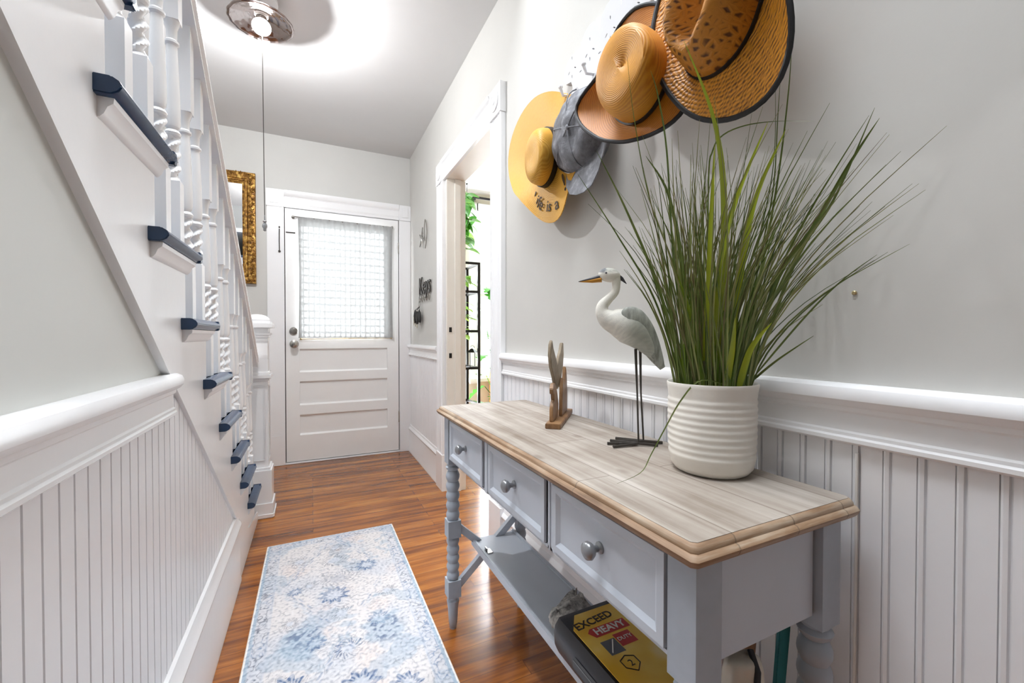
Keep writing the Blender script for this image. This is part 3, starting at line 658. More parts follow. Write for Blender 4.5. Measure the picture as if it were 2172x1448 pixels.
for j in range(NYr+1):
    for i in range(NXr+1):
        x = i/NXr*Wr; y = j/NYr*Lr; X = x-Wr/2; Y = Lr-y        # Y from the far end
        V = Vector((X, Y, 0)); Vx = Vector((abs(X), Y, 0))
        n1 = noise.noise(V*9); n2 = noise.noise(V*30+Vector((5, 2, 0))); n3 = noise.noise(V*95+Vector((9, 9, 0))); n4 = noise.noise(V*6+Vector((3, 7, 1))); n5 = noise.noise(V*55)
        c = mix3(cream, pale, 0.55*sm(-0.1, 0.5, n4)); c = mix3(c, peach, 0.35*sm(0.15, 0.5, noise.noise(V*8+Vector((20, 0, 3)))))
        wear = sm(-0.35, 0.25, n1+0.5*n2)                         # worn print
        pt = sm(0.20, 0.30, noise.noise(V*6.5+Vector((1.3, 4.1, 8)))+0.3*n2)
        c = mix3(c, sky, 0.45*pt)
        fl = abs(noise.noise(Vx*24+Vector((n2, n1, 4))*0.7)); c = mix3(c, dgrey, 0.55*(1-sm(0.0, 0.045, fl))*wear)
        fl2 = abs(noise.noise(Vx*46+Vector((2, 8, 1)))); c = mix3(c, grey, 0.7*(1-sm(0.0, 0.07, fl2))*sm(-0.2, 0.2, n4+0.2))
        for fx, fy, rr, col, kk in flowers:
            dx, dy = X-fx, Y-fy; d = math.hypot(dx, dy)
            if d < rr*1.4:
                a = math.atan2(dy, dx); pet = rr*(0.84+0.16*math.cos(10*a))
                ring = sm(pet*0.50, pet*0.58, d)*(1-sm(pet*0.94, pet*1.02, d))
                br_ = sm(-0.2, 0.5, math.sin(a*20+d*260+n2*6)+0.8*n5)
                k1 = {'n': 0.95, 'd': 0.85, 'g': 0.6, 'c': 0.55, 'p': 0.6}[kk]
                c = mix3(c, col, ring*br_*k1*(0.45+0.55*sm(-0.3, 0.1, n1+0.4*n2)))
                if kk == 'n': c = mix3(c, mid, 0.45*ring)
                if d < pet*0.48: c = mix3(c, pale if kk != 'c' else grey, 0.7)
                c = mix3(c, dgrey, 0.4*(1-sm(0, 0.0035, abs(d-pet*1.15)))*wear)
        for cy in (0.42, 1.2):                       # stepped medallion outline
            q = abs(X)*2.0+abs(Y-cy)*1.05+0.012*math.copysign(1, math.sin(Y*110))
            c = mix3(c, mid, 0.55*(1-sm(0.004, 0.012, abs(q-0.40)))*wear)
            c = mix3(c, sky, 0.35*(1-sm(0.0, 0.03, abs(q-0.44)))*wear)
        for sx_ in (-1, 1):                          # blue leaf clouds between the medallions
            qq = math.hypot((X-sx_*0.13)*1.0, (Y-0.80-0.02*sx_)*0.8)
            k2 = 1-sm(0.05, 0.085, qq+0.03*n2)
            c = mix3(c, sky, 0.6*k2); c = mix3(c, navy, 0.6*k2*sm(0.05, 0.25, n5+0.5*n2)*wear)
        e = min(x, Wr-x, Y, y)                       # border
        if e < 0.060:
            c = mix3(c, pale, 0.45); fl3 = abs(noise.noise(V*40+Vector((7, 1, 5))*1.0)+0.25*n3)
            c = mix3(c, mid if n1 > 0 else dgrey, 0.75*(1-sm(0.02, 0.10, fl3))*(1-sm(0.050, 0.056, e))*sm(0.010, 0.014, e))
            c = mix3(c, mid, 0.5*(1-sm(0, 0.0028, abs(e-0.056)))*wear)
            c = mix3(c, sky, 0.75*(1-sm(0.004, 0.007, abs(e-0.009))))
        if e < 0.004: c = srgb(236, 232, 228)[:3]
        c = mix3(c, (c[0]*0.72, c[1]*0.74, c[2]*0.78), sm(0.1, 0.45, n3)); c = mix3(c, (0.85, 0.85, 0.86), 0.22*sm(0.1, 0.45, -n3))
        vs.append((RX0+x, RY0+y, 0.009+0.0008*n3)); cols += [c[0], c[1], c[2], 1.0]
m = MB(); W1 = NXr+1
m.add(vs, [(j*W1+i, j*W1+i+1, (j+1)*W1+i+1, (j+1)*W1+i) for j in range(NYr) for i in range(NXr)])
pile = (m, cols)
rt = thing('runner_rug', 'faded blue and cream patterned runner rug on the wooden floor', 'rug', (RX0+Wr/2, RY0+Lr/2, 0))
me = bpy.data.meshes.new('pile'); me.from_pydata(m.v, [], m.f)
ca = me.color_attributes.new('col', 'FLOAT_COLOR', 'POINT'); ca.data.foreach_set('color', cols)
me.materials.append(M['rug']); po = bpy.data.objects.new('pile', me); COL.objects.link(po); po.parent = rt; po.location = -world_of(rt)
obj('binding', MB().box((RX0-0.003, RY0-0.003, 0.0), (RX1+0.003, RY1+0.003, 0.0078)), M['bag'], rt, bevel=0.002)

# ================================================================== CONSOLE TABLE
TX0, TX1, TY0, TY1, TZ = 0.400, 0.758, 0.345, 1.472, 0.78
ct = thing('console_table', 'grey blue console table with weathered wood top, three drawers and turned legs', 'console table', ((TX0+TX1)/2, (TY0+TY1)/2, 0))
m = MB()
def outline(ins):
    a, b, c_, d_ = TX0+ins, TX1-ins*0.4, TY0+ins, TY1-ins; r = 0.006; return [(a+r, c_), (b-r, c_), (b, c_+r), (b, d_-r), (b-r, d_), (a+r, d_), (a, d_-r), (a, c_+r)]
edge = [(0.012, TZ-0.028), (0.006, TZ-0.027), (0.002, TZ-0.022), (0.000, TZ-0.016), (0.003, TZ-0.0115), (0.007, TZ-0.0105), (0.0075, TZ-0.006), (0.010, TZ-0.002), (0.014, TZ-0.0005)]
m.rings([[(x, y, z) for x, y in outline(i_)] for i_, z in edge])
tp = obj('tabletop', MB().rings([[(x, y, z) for x, y in outline(i_)] for i_, z in ((0.0135, TZ-0.02), (0.0135, TZ), )]), M['top'], ct)
te = obj('moulded_edge', m, M['topedge'], tp, smooth=True, sharp=50); te['label'] = 'moulded edge worn brown'
LX0, LX1, LY0, LY1 = 0.422, 0.722, 0.362, 1.430; LW = 0.046; AZ = 0.605
# legs
def leg(cx, cy, name='leg'):
    m = MB(); h = LW/2
    m.box((cx-h, cy-h, AZ-0.02), (cx+h, cy+h, TZ-0.028))
    m.box((cx-h, cy-h, 0.325), (cx+h, cy+h, 0.385)); m.box((cx-h, cy-h, 0.115), (cx+h, cy+h, 0.175))
    def beads(z0, z1, r0, r1, n):
        out = []
        for i in range(n*6+1):
            f = i/(n*6); z = z0+(z1-z0)*f; r = r0+(r1-r0)*f
            out.append((r*(0.78+0.22*abs(math.sin(math.pi*f*n))), z))
        return out
    m.lathe([(0.012, 0.0), (0.013, 0.012), (0.015, 0.02), (0.018, 0.07), (0.022, 0.10), (0.018, 0.106), (0.022, 0.116)], c=(cx, cy, 0), n=20)
    m.lathe(beads(0.174, 0.326, 0.0225, 0.0225, 5), c=(cx, cy, 0), n=20)
    m.lathe(beads(0.384, 0.555, 0.0235, 0.0245, 5)+[(0.016, 0.558), (0.022, 0.564), (0.025, 0.571), (0.019, 0.578), (0.023, 0.586)], c=(cx, cy, 0), n=20)
    obj(name, m, M['tableleg'], ct, smooth=True, sharp=30)
for cx in (LX0+LW/2, LX1-LW/2+0.012):
    for cy in (LY0+LW/2, LY1-LW/2+0.01): leg(cx, cy)
FY = [(1.07, 1.378), (0.727, 1.032), (0.409, 0.703)]
# apron: front frame, ends, back
m = MB(); fx = LX0+0.003
m.box((fx, LY0+LW, TZ-0.036), (fx+0.02, LY1-LW+0.01, TZ-0.028)).box((fx, LY0+LW, AZ), (fx+0.02, LY1-LW+0.01, AZ+0.006))
for y0, y1 in ((0.703, 0.727), (1.032, 1.07)):
    m.box((fx, y0+0.003, AZ), (fx+0.02, y1-0.003, TZ-0.028)); m.box((fx-0.002, y0+0.010, AZ), (fx+0.02, y1-0.010, TZ-0.028))
obj('front_rail', m, M['table'], ct)
for y0 in (LY0+0.012, LY1-0.012-0.014): obj('end_panel', MB().box((LX0+LW, y0, AZ), (LX1-LW+0.008, y0+0.016, TZ-0.028)), M['table'], ct)
obj('back_panel', MB().box((LX1-0.01, LY0+LW, AZ), (LX1, LY1-LW, TZ-0.028)), M['table'], ct)
obj('drawer_gap_shade', MB().box((LX0+0.03, LY0+0.03, AZ+0.002), (LX1-0.02, LY1-0.03, TZ-0.030)), M['gap'], ct)  # solid dark block, painted shade between and behind the drawers
for y0, y1 in FY:
    a, b, z0, z1 = y0+0.0035, y1-0.0035, AZ+0.009, TZ-0.038; f = 0.022
    m = MB(); dx = LX0-0.002
    m.box((dx+0.006, a, z0), (dx+0.03, b, z1))
    # raised mitred surround, chamfered towards the recessed field
    ring = lambda i_, x: [(x, a+i_, z0+i_), (x, b-i_, z0+i_), (x, b-i_, z1-i_), (x, a+i_, z1-i_)]
    m.rings([ring(0, dx+0.02), ring(0, dx), ring(0.013, dx), ring(f, dx+0.0065)], cap=(False, False))
    d = obj('drawer', m, M['table'], ct)
    yc, zc = (a+b)/2, (z0+z1)/2+0.004
    m = MB().lathe([(0.010, 0), (0.010, 0.003), (0.0055, 0.006), (0.0055, 0.012), (0.0115, 0.017), (0.0150, 0.023), (0.0135, 0.029), (0.007, 0.033), (0.001, 0.034)], c=(dx+0.006, yc, zc), n=20, mat=Matrix.Rotation(R(-90), 3, 'Y'))
    kk = obj('knob', m, M['pewter'], d, smooth=True, sharp=50); kk['label'] = 'round pewter knob'
# crossed end braces and lower shelf
def bar(m, p, q, w_, tk):
    p, q = Vector(p), Vector(q); d = (q-p).normalized(); n_ = Vector((0, 1, 0)); u = d.cross(n_).normalized()*w_/2; n_ = n_*tk/2
    vs = [p-u-n_, p+u-n_, p+u+n_, p-u+n_, q-u-n_, q+u-n_, q+u+n_, q-u+n_]
    m.add(vs, [(0,1,2,3), (4,5,6,7), (0,1,5,4), (1,2,6,5), (2,3,7,6), (3,0,4,7)])
for yc in (LY0+LW/2, LY1-LW/2+0.01):
    for za, zb, dy in ((0.357, 0.145, 0.0), (0.145, 0.357, 0.001)):
        m = MB(); bar(m, (LX0+LW-0.006, yc+dy, za), (LX1-LW+0.018, yc+dy, zb), 0.024, 0.018); obj('cross_brace', m, M['table'], ct)
SHZ = 0.292
m = MB().box((0.522, LY0+0.012, SHZ-0.016), (0.684, LY1, SHZ))
m.box((0.518, LY0+0.012, SHZ-0.020), (0.528, LY1, SHZ+0.007)).box((0.678, LY0+0.012, SHZ-0.02), (0.688, LY1, SHZ+0.007))
obj('lower_shelf', m, M['table'], ct, bevel=0.002)
for yy in (1.325,):
    m = MB().box((0.534, yy-0.018, SHZ), (0.552, yy+0.012, SHZ+0.003)).box((0.534, yy-0.004, SHZ), (0.538, yy+0.012, SHZ+0.012))
    obj('bracket', m, M['silver'], ct)

# ================================================================== THINGS ON THE SHELF
# case with a yellow printed card
cs = thing('storage_case', 'black plastic case under a yellow printed card on the lower shelf', 'case', (0.58, 0.56, SHZ))
m = MB(); prof = [(0.508, 0.303), (0.502, 0.315), (0.500, 0.345), (0.503, 0.360), (0.514, 0.375), (0.690, 0.377), (0.692, 0.303), (0.688, 0.3)]
ys = [(0.832, 0.90), (0.828, 0.97), (0.815, 1.0), (0.385, 1.0), (0.375, 0.95)]
cx_, cz_ = 0.598, 0.338
m.rings([[(cx_+(x-cx_)*s_, y, cz_+(z-cz_)*s_) for x, z in prof] for y, s_ in ys])
m.v = [(x, y, z) for x, y, z in m.v]
obj('body', m, M['blackplastic'], cs, smooth=True, sharp=40)
obj('handle_ridge', MB().prism([(0.501, 0.350), (0.494, 0.345), (0.494, 0.328), (0.501, 0.322)], XZ, 0.74, 0.40), M['blackplastic'], cs, bevel=0.002)
CZ = 0.3775
def card_mat():
    t = NT('yellow_card_print'); v = t.coord()
    n = t.noise(v, 9, 2); t.l(t.ramp(n, [(0.35, srgb(244, 190, 50)), (0.55, srgb(253, 212, 96)), (0.7, srgb(255, 230, 160))]), t.b.inputs['Base Color'])
    t.b.inputs['Roughness'].default_value = 0.3; return t.m
M['card'] = card_mat(); M['red'] = paint('label_red', (196, 58, 52), 0.4, 0.02, 0); M['ink'] = paint('label_ink', (60, 44, 30), 0.5, 0.02, 0)
M['white'] = paint('label_white', (240, 236, 230), 0.5, 0.01, 0); M['slate'] = paint('label_slate', (104, 106, 112), 0.4, 0.1, 0)
cardp = [(0.528, 0.775), (0.62, 0.745), (0.69, 0.745), (0.69, 0.40), (0.60, 0.385), (0.56, 0.30), (0.528, 0.30)]
cardp = [(0.519, 0.772), (0.548, 0.812), (0.688, 0.812), (0.688, 0.45), (0.64, 0.40), (0.519, 0.40)]
obj('printed_card', MB().prism(cardp, XY, CZ, CZ+0.0015), M['card'], cs)
def text_mesh(s, size, mat, name, mw, parent=None, ext=0.0004, bold=0.0):
    cu = bpy.data.curves.new(name, 'FONT'); cu.body = s; cu.size = size; cu.extrude = ext; cu.offset = bold; cu.resolution_u = 3
    cu.align_x = 'CENTER'; cu.align_y = 'CENTER'
    o = bpy.data.objects.new(name, cu); COL.objects.link(o); bpy.context.view_layer.update()
    me = bpy.data.meshes.new_from_object(o.evaluated_get(bpy.context.evaluated_depsgraph_get())); COL.objects.unlink(o); bpy.data.objects.remove(o)
    me.transform(mw); me.materials.clear(); me.materials.append(mat); me.name = name
    q = bpy.data.objects.new(name, me); COL.objects.link(q)
    if parent: q.parent = parent; q.location = -world_of(parent)
    return q
def flat(x, y, z, ang): return Matrix.Translation((x, y, z)) @ Matrix.Rotation(R(ang), 4, 'Z')
cdp = [c for c in cs.children if c.name.startswith('printed_card')][0]
ZT = CZ+0.0018
text_mesh('EXCEED', 0.029, M['ink'], 'lettering', flat(0.578, 0.778, ZT, 5), cdp, bold=0.0006)
pb = [(0.541, 0.748), (0.551, 0.758), (0.643, 0.758), (0.643, 0.730), (0.551, 0.730)]
obj('red_banner', MB().prism(pb, XY, ZT-0.0005, ZT), M['red'], cdp)
text_mesh('HEAVY', 0.026, M['white'], 'lettering', flat(0.596, 0.744, ZT+0.0004, 0), cdp, bold=0.0006)
obj('red_label', MB().box((0.586, 0.687, ZT-0.0005), (0.628, 0.723, ZT)), M['red'], cdp)
text_mesh('DUTY', 0.014, M['white'], 'lettering', flat(0.607, 0.706, ZT+0.0004, 0), cdp)
ph = obj('printed_photo', MB().box((0.548, 0.675, ZT-0.0005), (0.584, 0.715, ZT)), M['slate'], cdp)
m = MB().tube([(0.554, 0.680, ZT+0.0004), (0.578, 0.711, ZT+0.0004)], 0.0015, 6); obj('printed_tool', m, M['white'], cdp)
sh = [(0.553, 0.657), (0.571, 0.665), (0.588, 0.657), (0.588, 0.638), (0.571, 0.623), (0.553, 0.638)]
m = MB()
for i in range(6):
    a, b = sh[i], sh[(i+1) % 6]; m.tube([(a[0], a[1], ZT), (b[0], b[1], ZT)], 0.0011, 5)
obj('shield_emblem', m, M['ink'], cdp); text_mesh('2', 0.022, M['ink'], 'lettering', flat(0.571, 0.644, ZT, 0), cdp)
# crumpled silver wrapped pack
random.seed(11)
m = MB(); rs = []
for i in range(13):
    f = i/12; y = 0.850+0.085*f; rr = []
    for j in range(20):
        a = 2*math.pi*j/20; ex = math.copysign(abs(math.cos(a))**0.5, math.cos(a)); ez = math.copysign(abs(math.sin(a))**0.6, math.sin(a))
        edge_ = math.sin(math.pi*min(max(f, 0.03), 0.97))**0.35
        q = noise.noise(Vector((ex*3+f*5, ez*3, f*9)))*0.010
        rr.append((0.590+ex*0.060*(0.9+0.1*edge_)+q, y+q+0.030*ex, SHZ+0.0295+ez*0.024*edge_+(q if ez > 0 else 0)))
    rs.append(rr)
m.rings(rs)
tag(obj('wrapped_pack', m, M['foil'], smooth=True, sharp=30), 'crinkled silver and white wrapped pack behind the black case on the shelf', 'pack')
# cloth bag, paper roll and teal folder under the near end
bgt = thing('cloth_bag', 'off-white cloth bag with a black strap under the near end of the table', 'bag', (0.60, 0.335, SHZ))
m = MB(); rs = []
BC = (0.588, 0.418)
for i in range(19):
    f = i/18; z = SHZ+0.090+0.165*math.sin(f*math.pi/2); rr = []
    k_ = 1.0 if f < 0.6 else math.sqrt(max(0.0, 1-((f-0.6)/0.4)**2))
    wd = 0.040*(1-0.12*f)*max(k_, 0.02); dp = 0.028*(1-0.3*f)*max(k_, 0.02)
    for j in range(28):
        a = 2*math.pi*j/28; q = noise.noise(Vector((math.cos(a)*2, math.sin(a)*2, f*4)))*0.010*k_
        rr.append((BC[0]+wd*math.cos(a)+q, BC[1]+dp*math.sin(a)+q*0.6, z-0.10*wd*math.cos(a)))
    rs.append(rr)
m.rings(rs); obj('body', m, M['bag'], bgt, smooth=True, sharp=80)
m = MB().tube([(0.560, 0.394, SHZ+0.092), (0.572, 0.387, 0.47), (0.590, 0.396, 0.535), (0.600, 0.415, 0.552)], 0.004, 8, side=(1, 0, 0), sx=1.3)
s_ = obj('strap', m, M['hatband'], bgt, smooth=True); s_['label'] = 'black strap'
bgt.location = (BC[0], BC[1], SHZ)
for ch in bgt.children: ch.location = -world_of(bgt)
m = MB().prism([(0.640, 0.3785), (0.664, 0.3785), (0.690, 0.575), (0.662, 0.570)], XZ, 0.408, 0.414)
tag(obj('paper_folder', m, M['teal'], bevel=0.001), 'teal folder standing on edge behind the off-white cloth bag', 'folder')
m = MB().tube([(0.630, 0.452, SHZ+0.0875), (0.646, 0.446, 0.575)], 0.011, 14)
tag(obj('paper_roll', m, M['brown'], smooth=True), 'brown paper roll standing between the cloth bag and the teal folder', 'roll')

# ================================================================== POTTED GRASS
pc_ = Vector((0.675, 0.548, TZ))
pg = thing('potted_grass', 'tall artificial grass in a ribbed cream stoneware pot on the console table', 'potted plant', tuple(pc_))
prof = [(0.058, 0.000), (0.064, 0.003), (0.071, 0.012), (0.0745, 0.028)]
for i in range(44):
    f = i/43; prof.append((0.0750+0.0010*math.sin(f*3.1)+0.0007*math.sin(f*2*math.pi*9), 0.03+f*0.110))
prof += [(0.0755, 0.147), (0.0770, 0.156), (0.0780, 0.162), (0.0770, 0.1645), (0.0745, 0.163), (0.0725, 0.155), (0.0715, 0.14), (0.0700, 0.12)]
wob = lambda r, z, a: r*(1+0.008*math.sin(a*2+z*20)+0.004*math.sin(a*5-z*40))
pot = obj('pot', MB().lathe(prof, c=tuple(pc_), n=64, cap=(True, False), fn=wob), M['pot'], pg, smooth=True, sharp=60)
obj('soil', MB().lathe([(0.0705, 0.138), (0.04, 0.150), (0.001, 0.154)], c=tuple(pc_), n=32, cap=(True, True)), M['soil'], pg, smooth=True)
def ribbon(m, pts, w_, seg=18, tone=0.5, fold=0.35, taper=1.0):
    P = [Vector(p) for p in pts]
    def cr(t):      # catmull-rom through the points
        n = len(P)-1; x = min(t*n, n-1e-6); i = int(x); f = x-i
        p0 = P[max(i-1, 0)]; p1 = P[i]; p2 = P[i+1]; p3 = P[min(i+2, n)]
        return 0.5*((2*p1)+(p2-p0)*f+(2*p0-5*p1+4*p2-p3)*f*f+(3*p1-p0-3*p2+p3)*f**3)
    C = [cr(i/seg) for i in range(seg+1)]; vs = []
    va = Vector((0.55, 0.83, 0)).normalized(); tw = random.uniform(-0.5, 0.5)
    for i in range(seg+1):
        d = (C[min(i+1, seg)]-C[max(i-1, 0)]).normalized(); s_ = d.cross(Vector((math.sin(tw)+va.x, va.y, 0))).normalized(); nrm = s_.cross(d)
        f = i/seg; ww = w_*0.5*(min(1, 0.55+f*2.5))*(1-f**2.2*taper)+0.0002
        vs += [C[i]-s_*ww, C[i]+nrm*ww*fold, C[i]+s_*ww]
    fs = []
    for i in range(seg): fs += [(3*i, 3*i+1, 3*i+4, 3*i+3), (3*i+1, 3*i+2, 3*i+5, 3*i+4)]
    m.add(vs, fs, tone)
BL = [
([(0.675, 0.541, 0.93), (0.664, 0.544, 1.128), (0.659, 0.543, 1.3), (0.639, 0.549, 1.427), (0.592, 0.568, 1.557)], 0.0125, 1),
([(0.655, 0.551, 0.93), (0.641, 0.553, 1.127), (0.638, 0.549, 1.256), (0.637, 0.543, 1.372)], 0.009, 1),
([(0.663, 0.547, 0.93), (0.657, 0.546, 1.162), (0.677, 0.53, 1.282), (0.718, 0.505, 1.412)], 0.009, 1),
([(0.687, 0.535, 0.93), (0.69, 0.53, 1.162), (0.706, 0.516, 1.282), (0.745, 0.492, 1.399)], 0.010, 1),
([(0.66, 0.510, 0.93), (0.655, 0.503, 1.006), (0.648, 0.50, 1.062)], 0.011, 1),
([(0.68, 0.500, 0.93), (0.684, 0.49, 1.006), (0.704, 0.474, 1.053)], 0.009, 1),
([(0.725, 0.513, 0.93), (0.748, 0.475, 1.125), (0.755, 0.421, 1.205), (0.755, 0.367, 1.295), (0.755, 0.328, 1.35)], 0.009, 0),
([(0.725, 0.511, 0.93), (0.748, 0.443, 1.153), (0.755, 0.386, 1.25), (0.755, 0.334, 1.368)], 0.006, 0),
([(0.72, 0.517, 0.93), (0.748, 0.475, 1.125), (0.755, 0.436, 1.217), (0.755, 0.386, 1.295), (0.755, 0.341, 1.36)], 0.004, 0),
([(0.663, 0.547, 0.93), (0.664, 0.548, 1.302), (0.669, 0.543, 1.371), (0.684, 0.532, 1.399), (0.72, 0.512, 1.415), (0.755, 0.478, 1.414), (0.755, 0.417, 1.386)], 0.0028, 0),
([(0.625, 0.566, 0.93), (0.572, 0.585, 1.093), (0.505, 0.611, 1.213), (0.436, 0.639, 1.324)], 0.0045, 2),
([(0.627, 0.564, 0.93), (0.58, 0.582, 1.11), (0.521, 0.604, 1.256), (0.467, 0.624, 1.365)], 0.006, 0),
([(0.635, 0.56, 0.93), (0.619, 0.563, 1.127), (0.591, 0.571, 1.282), (0.548, 0.586, 1.356)], 0.008, 0),
([(0.639, 0.558, 0.93), (0.612, 0.568, 1.128), (0.563, 0.589, 1.274), (0.533, 0.6, 1.427), (0.518, 0.602, 1.535)], 0.0026, 0),
([(0.639, 0.558, 0.93), (0.605, 0.572, 1.162), (0.59, 0.577, 1.369), (0.572, 0.582, 1.47), (0.557, 0.584, 1.51)], 0.0035, 2),
([(0.71, 0.524, 0.93), (0.750, 0.501, 1.162), (0.755, 0.477, 1.31), (0.755, 0.46, 1.452), (0.755, 0.454, 1.547)], 0.0045, 0),
([(0.71, 0.524, 0.93), (0.746, 0.505, 1.162), (0.755, 0.485, 1.296), (0.755, 0.478, 1.42), (0.755, 0.474, 1.485)], 0.003, 0),
([(0.71, 0.524, 0.93), (0.737, 0.507, 1.162), (0.755, 0.485, 1.339), (0.755, 0.483, 1.506)], 0.003, 0),
([(0.73, 0.509, 0.944), (0.75, 0.474, 0.985), (0.755, 0.415, 1.03)], 0.004, 0),
([(0.73, 0.511, 0.944), (0.755, 0.434, 1.056), (0.755, 0.378, 1.114), (0.755, 0.329, 1.15)], 0.003, 0),
([(0.65, 0.50, 0.945), (0.612, 0.520, 0.952), (0.588, 0.540, 0.915), (0.570, 0.558, 0.865), (0.552, 0.574, 0.815), (0.530, 0.575, 0.786), (0.46, 0.556, 0.7825)], 0.0025, 0),
]
mbr, mfi = MB(), MB()
random.seed(21)
for p, w_, k in BL:
    if k == 1: p = [(x-0.025*min(1, (z-0.9)*4), y-0.050*min(1, (z-0.9)*4), 1.03+(z-1.03)*0.94) for x, y, z in p]; w_ *= 1.2
    ribbon(mbr if k == 1 else mfi, p, w_, 26, 0.75 if k == 1 else (0.3 if k == 0 else 0.2))
LAT = Vector((0.9026, -0.4305, 0)); FWD = Vector((0.4305, 0.9026, 0))
for i in range(270):
    a = random.uniform(0, 2*math.pi); rr = 0.063*math.sqrt(random.random())
    b0 = Vector((pc_.x+rr*math.cos(a), pc_.y+rr*math.sin(a), 0.925))
    lx = (b0-pc_).dot(LAT)/0.063
    lean = lx*0.48+random.gauss(0.05, 0.20)
    lean = max(-0.62, min(0.80, lean))
    L = random.triangular(0.20, 0.50, 0.40)*(1.0-0.22*abs(lean))
    th_ = lean*R(36); dep = random.uniform(-0.28, 0.03)-0.10*max(lean, 0)
    pts = []
    curl = random.uniform(-0.06, 0.14)
    for q in range(5):
        f = q/4; ang = th_*(0.55+0.45*f)+curl*f*f*(1 if lean > 0 else -1)
        p = b0+LAT*(math.sin(ang)*L*f)+Vector((0, 0, math.cos(ang)*L*f))+FWD*(dep*f*f*L*1.6)
        if p.x > 0.772:
            ex = p.x-0.772; p.x = 0.772-0.12*ex; p.y -= ex*0.5
        if p.z < 1.0 and p.x > 0.755: p.x = 0.755
        pts.append(p)
    ribbon(mfi, pts, random.uniform(0.0013, 0.0036), 10, random.random()*0.75+0.1)
for i in range(34):      # dark wider leaves at the base
    a = random.uniform(0, 2*math.pi); rr = 0.055*math.sqrt(random.random()); b0 = Vector((pc_.x+rr*math.cos(a), pc_.y+rr*math.sin(a), 0.925))
    L = random.uniform(0.08, 0.24); s_ = random.uniform(-0.3, 0.3)
    pts = [b0, b0+Vector((0, 0, L*0.5))+LAT*s_*L*0.3, b0+Vector((0, 0, L))+LAT*s_*L]
    for p in pts: p.x = min(p.x, 0.765)
    ribbon(mbr, pts, random.uniform(0.006, 0.011), 8, random.uniform(0.05, 0.3))
obj('fine_grass', mfi, M['grass'], pg); g_ = obj('broad_leaves', mbr, M['blade'], pg, smooth=True, sharp=60); g_['label'] = 'bright yellow green broad blades'

# ================================================================== HERON FIGURINE
HO = Vector((0.68, 0.742, 0)); HD = Vector((0.85, -0.527, 0)).normalized(); HN = Vector((-HD.y, HD.x, 0))*-1
hp = lambda s_, z, n_=0.0: tuple(HO+HD*s_+Vector((0, 0, z))+HN*n_)
hg = thing('heron_figurine', 'grey and white painted heron figurine on wire legs beside the grass pot', 'figurine', (0.68, 0.742, TZ))
BODY = [(-0.0640, 1.1695, 0.012), (-0.0568, 1.1625, 0.0118), (-0.0546, 1.1462, 0.0095), (-0.0577, 1.13, 0.0092), (-0.0705, 1.116, 0.0103), (-0.0843, 1.1009, 0.013), (-0.0854, 1.0845, 0.0163), (-0.0725, 1.0692, 0.0239), (-0.049, 1.0604, 0.0336), (-0.0277, 1.0517, 0.0401), (-0.0087, 1.0376, 0.0369), (0.0104, 1.017, 0.0271), (0.0272, 0.9944, 0.0174), (0.042, 0.9729, 0.0087), (0.0462, 0.9654, 0.0033)]
def cr1(L, n):
    out = []
    for i in range((len(L)-1)*n+1):
        x = i/n; k = min(int(x), len(L)-2); f = x-k
        p = [Vector(L[max(0, min(len(L)-1, k+o))]) for o in (-1, 0, 1, 2)]
        out.append(0.5*((2*p[1])+(p[2]-p[0])*f+(2*p[0]-5*p[1]+4*p[2]-p[3])*f*f+(3*p[1]-p[0]-3*p[2]+p[3])*f**3))
    return out
bs = cr1(BODY, 5); m = MB()
m.tube([hp(p.x, p.y) for p in bs], [p.z for p in bs], 22, side=tuple(HN), sx=0.78)
hrot = Matrix(((HD.x, HN.x, 0), (HD.y, HN.y, 0), (0, 0, 1)))
m.ellipsoid(hp(-0.0700, 1.1700), (0.0255, 0.0135, 0.0165), 20, 14, rot=hrot @ Matrix.Rotation(R(10), 3, 'Y'))
body = obj('body', m, M['heron'], hg, smooth=True, sharp=80)
ca = body.data.color_attributes.new('col', 'FLOAT_COLOR', 'POINT'); cl = []
Wc, Gc, Dc = srgb(232, 228, 218), srgb(176, 178, 168), srgb(70, 74, 86)
for v in body.data.vertices:
    p = v.co; s_ = (p-HO).dot(HD); z = p.z; f = sm(-0.06, -0.01, s_)*(1 if z < 1.12 else 0); st_ = 0.5+0.5*math.sin(s_*900+noise.noise(p*60)*6)
    c = mix3(Wc, Gc, f*0.9)
    if z < 1.08: c = mix3(c, Dc, 0.18*st_)
    if z > 1.177 and s_ > -0.088: c = mix3(c, Gc, 0.8)
    if z > 1.175 and s_ < -0.077: c = mix3(c, Dc, 0.8)
    cl += [c[0], c[1], c[2], 1]
ca.data.foreach_set('color', cl)
M['beak_y'] = paint('ochre_beak', (200, 140, 48), 0.45, 0.08, 0); M['beak_d'] = paint('dark_slate', (62, 62, 68), 0.5, 0.1, 0)
m = MB().tube([hp(-0.088, 1.1605), hp(-0.11, 1.1575), hp(-0.138, 1.1555)], [0.0068, 0.0048, 0.0008], 12, side=tuple(HN), sx=0.8)
bk = obj('beak', m, M['beak_y'], hg, smooth=True); bk['label'] = 'ochre beak with dark ridge'
m = MB().tube([hp(-0.086, 1.1670), hp(-0.11, 1.1615), hp(-0.1405, 1.1560)], [0.0056, 0.0042, 0.0009], 12, side=tuple(HN), sx=0.85)
obj('beak_ridge', m, M['beak_d'], bk, smooth=True)
obj('crest', MB().tube([hp(-0.052, 1.168), hp(-0.042, 1.161), hp(-0.0315, 1.1495)], [0.006, 0.0045, 0.0008], 10, side=tuple(HN), sx=0.5), M['beak_d'], hg, smooth=True)
for sg in (-1, 1): obj('eye', MB().ellipsoid(hp(-0.0785, 1.1735, sg*0.0118), (0.0024, 0.0024, 0.0024), 10, 8), M['beak_d'], hg, smooth=True)
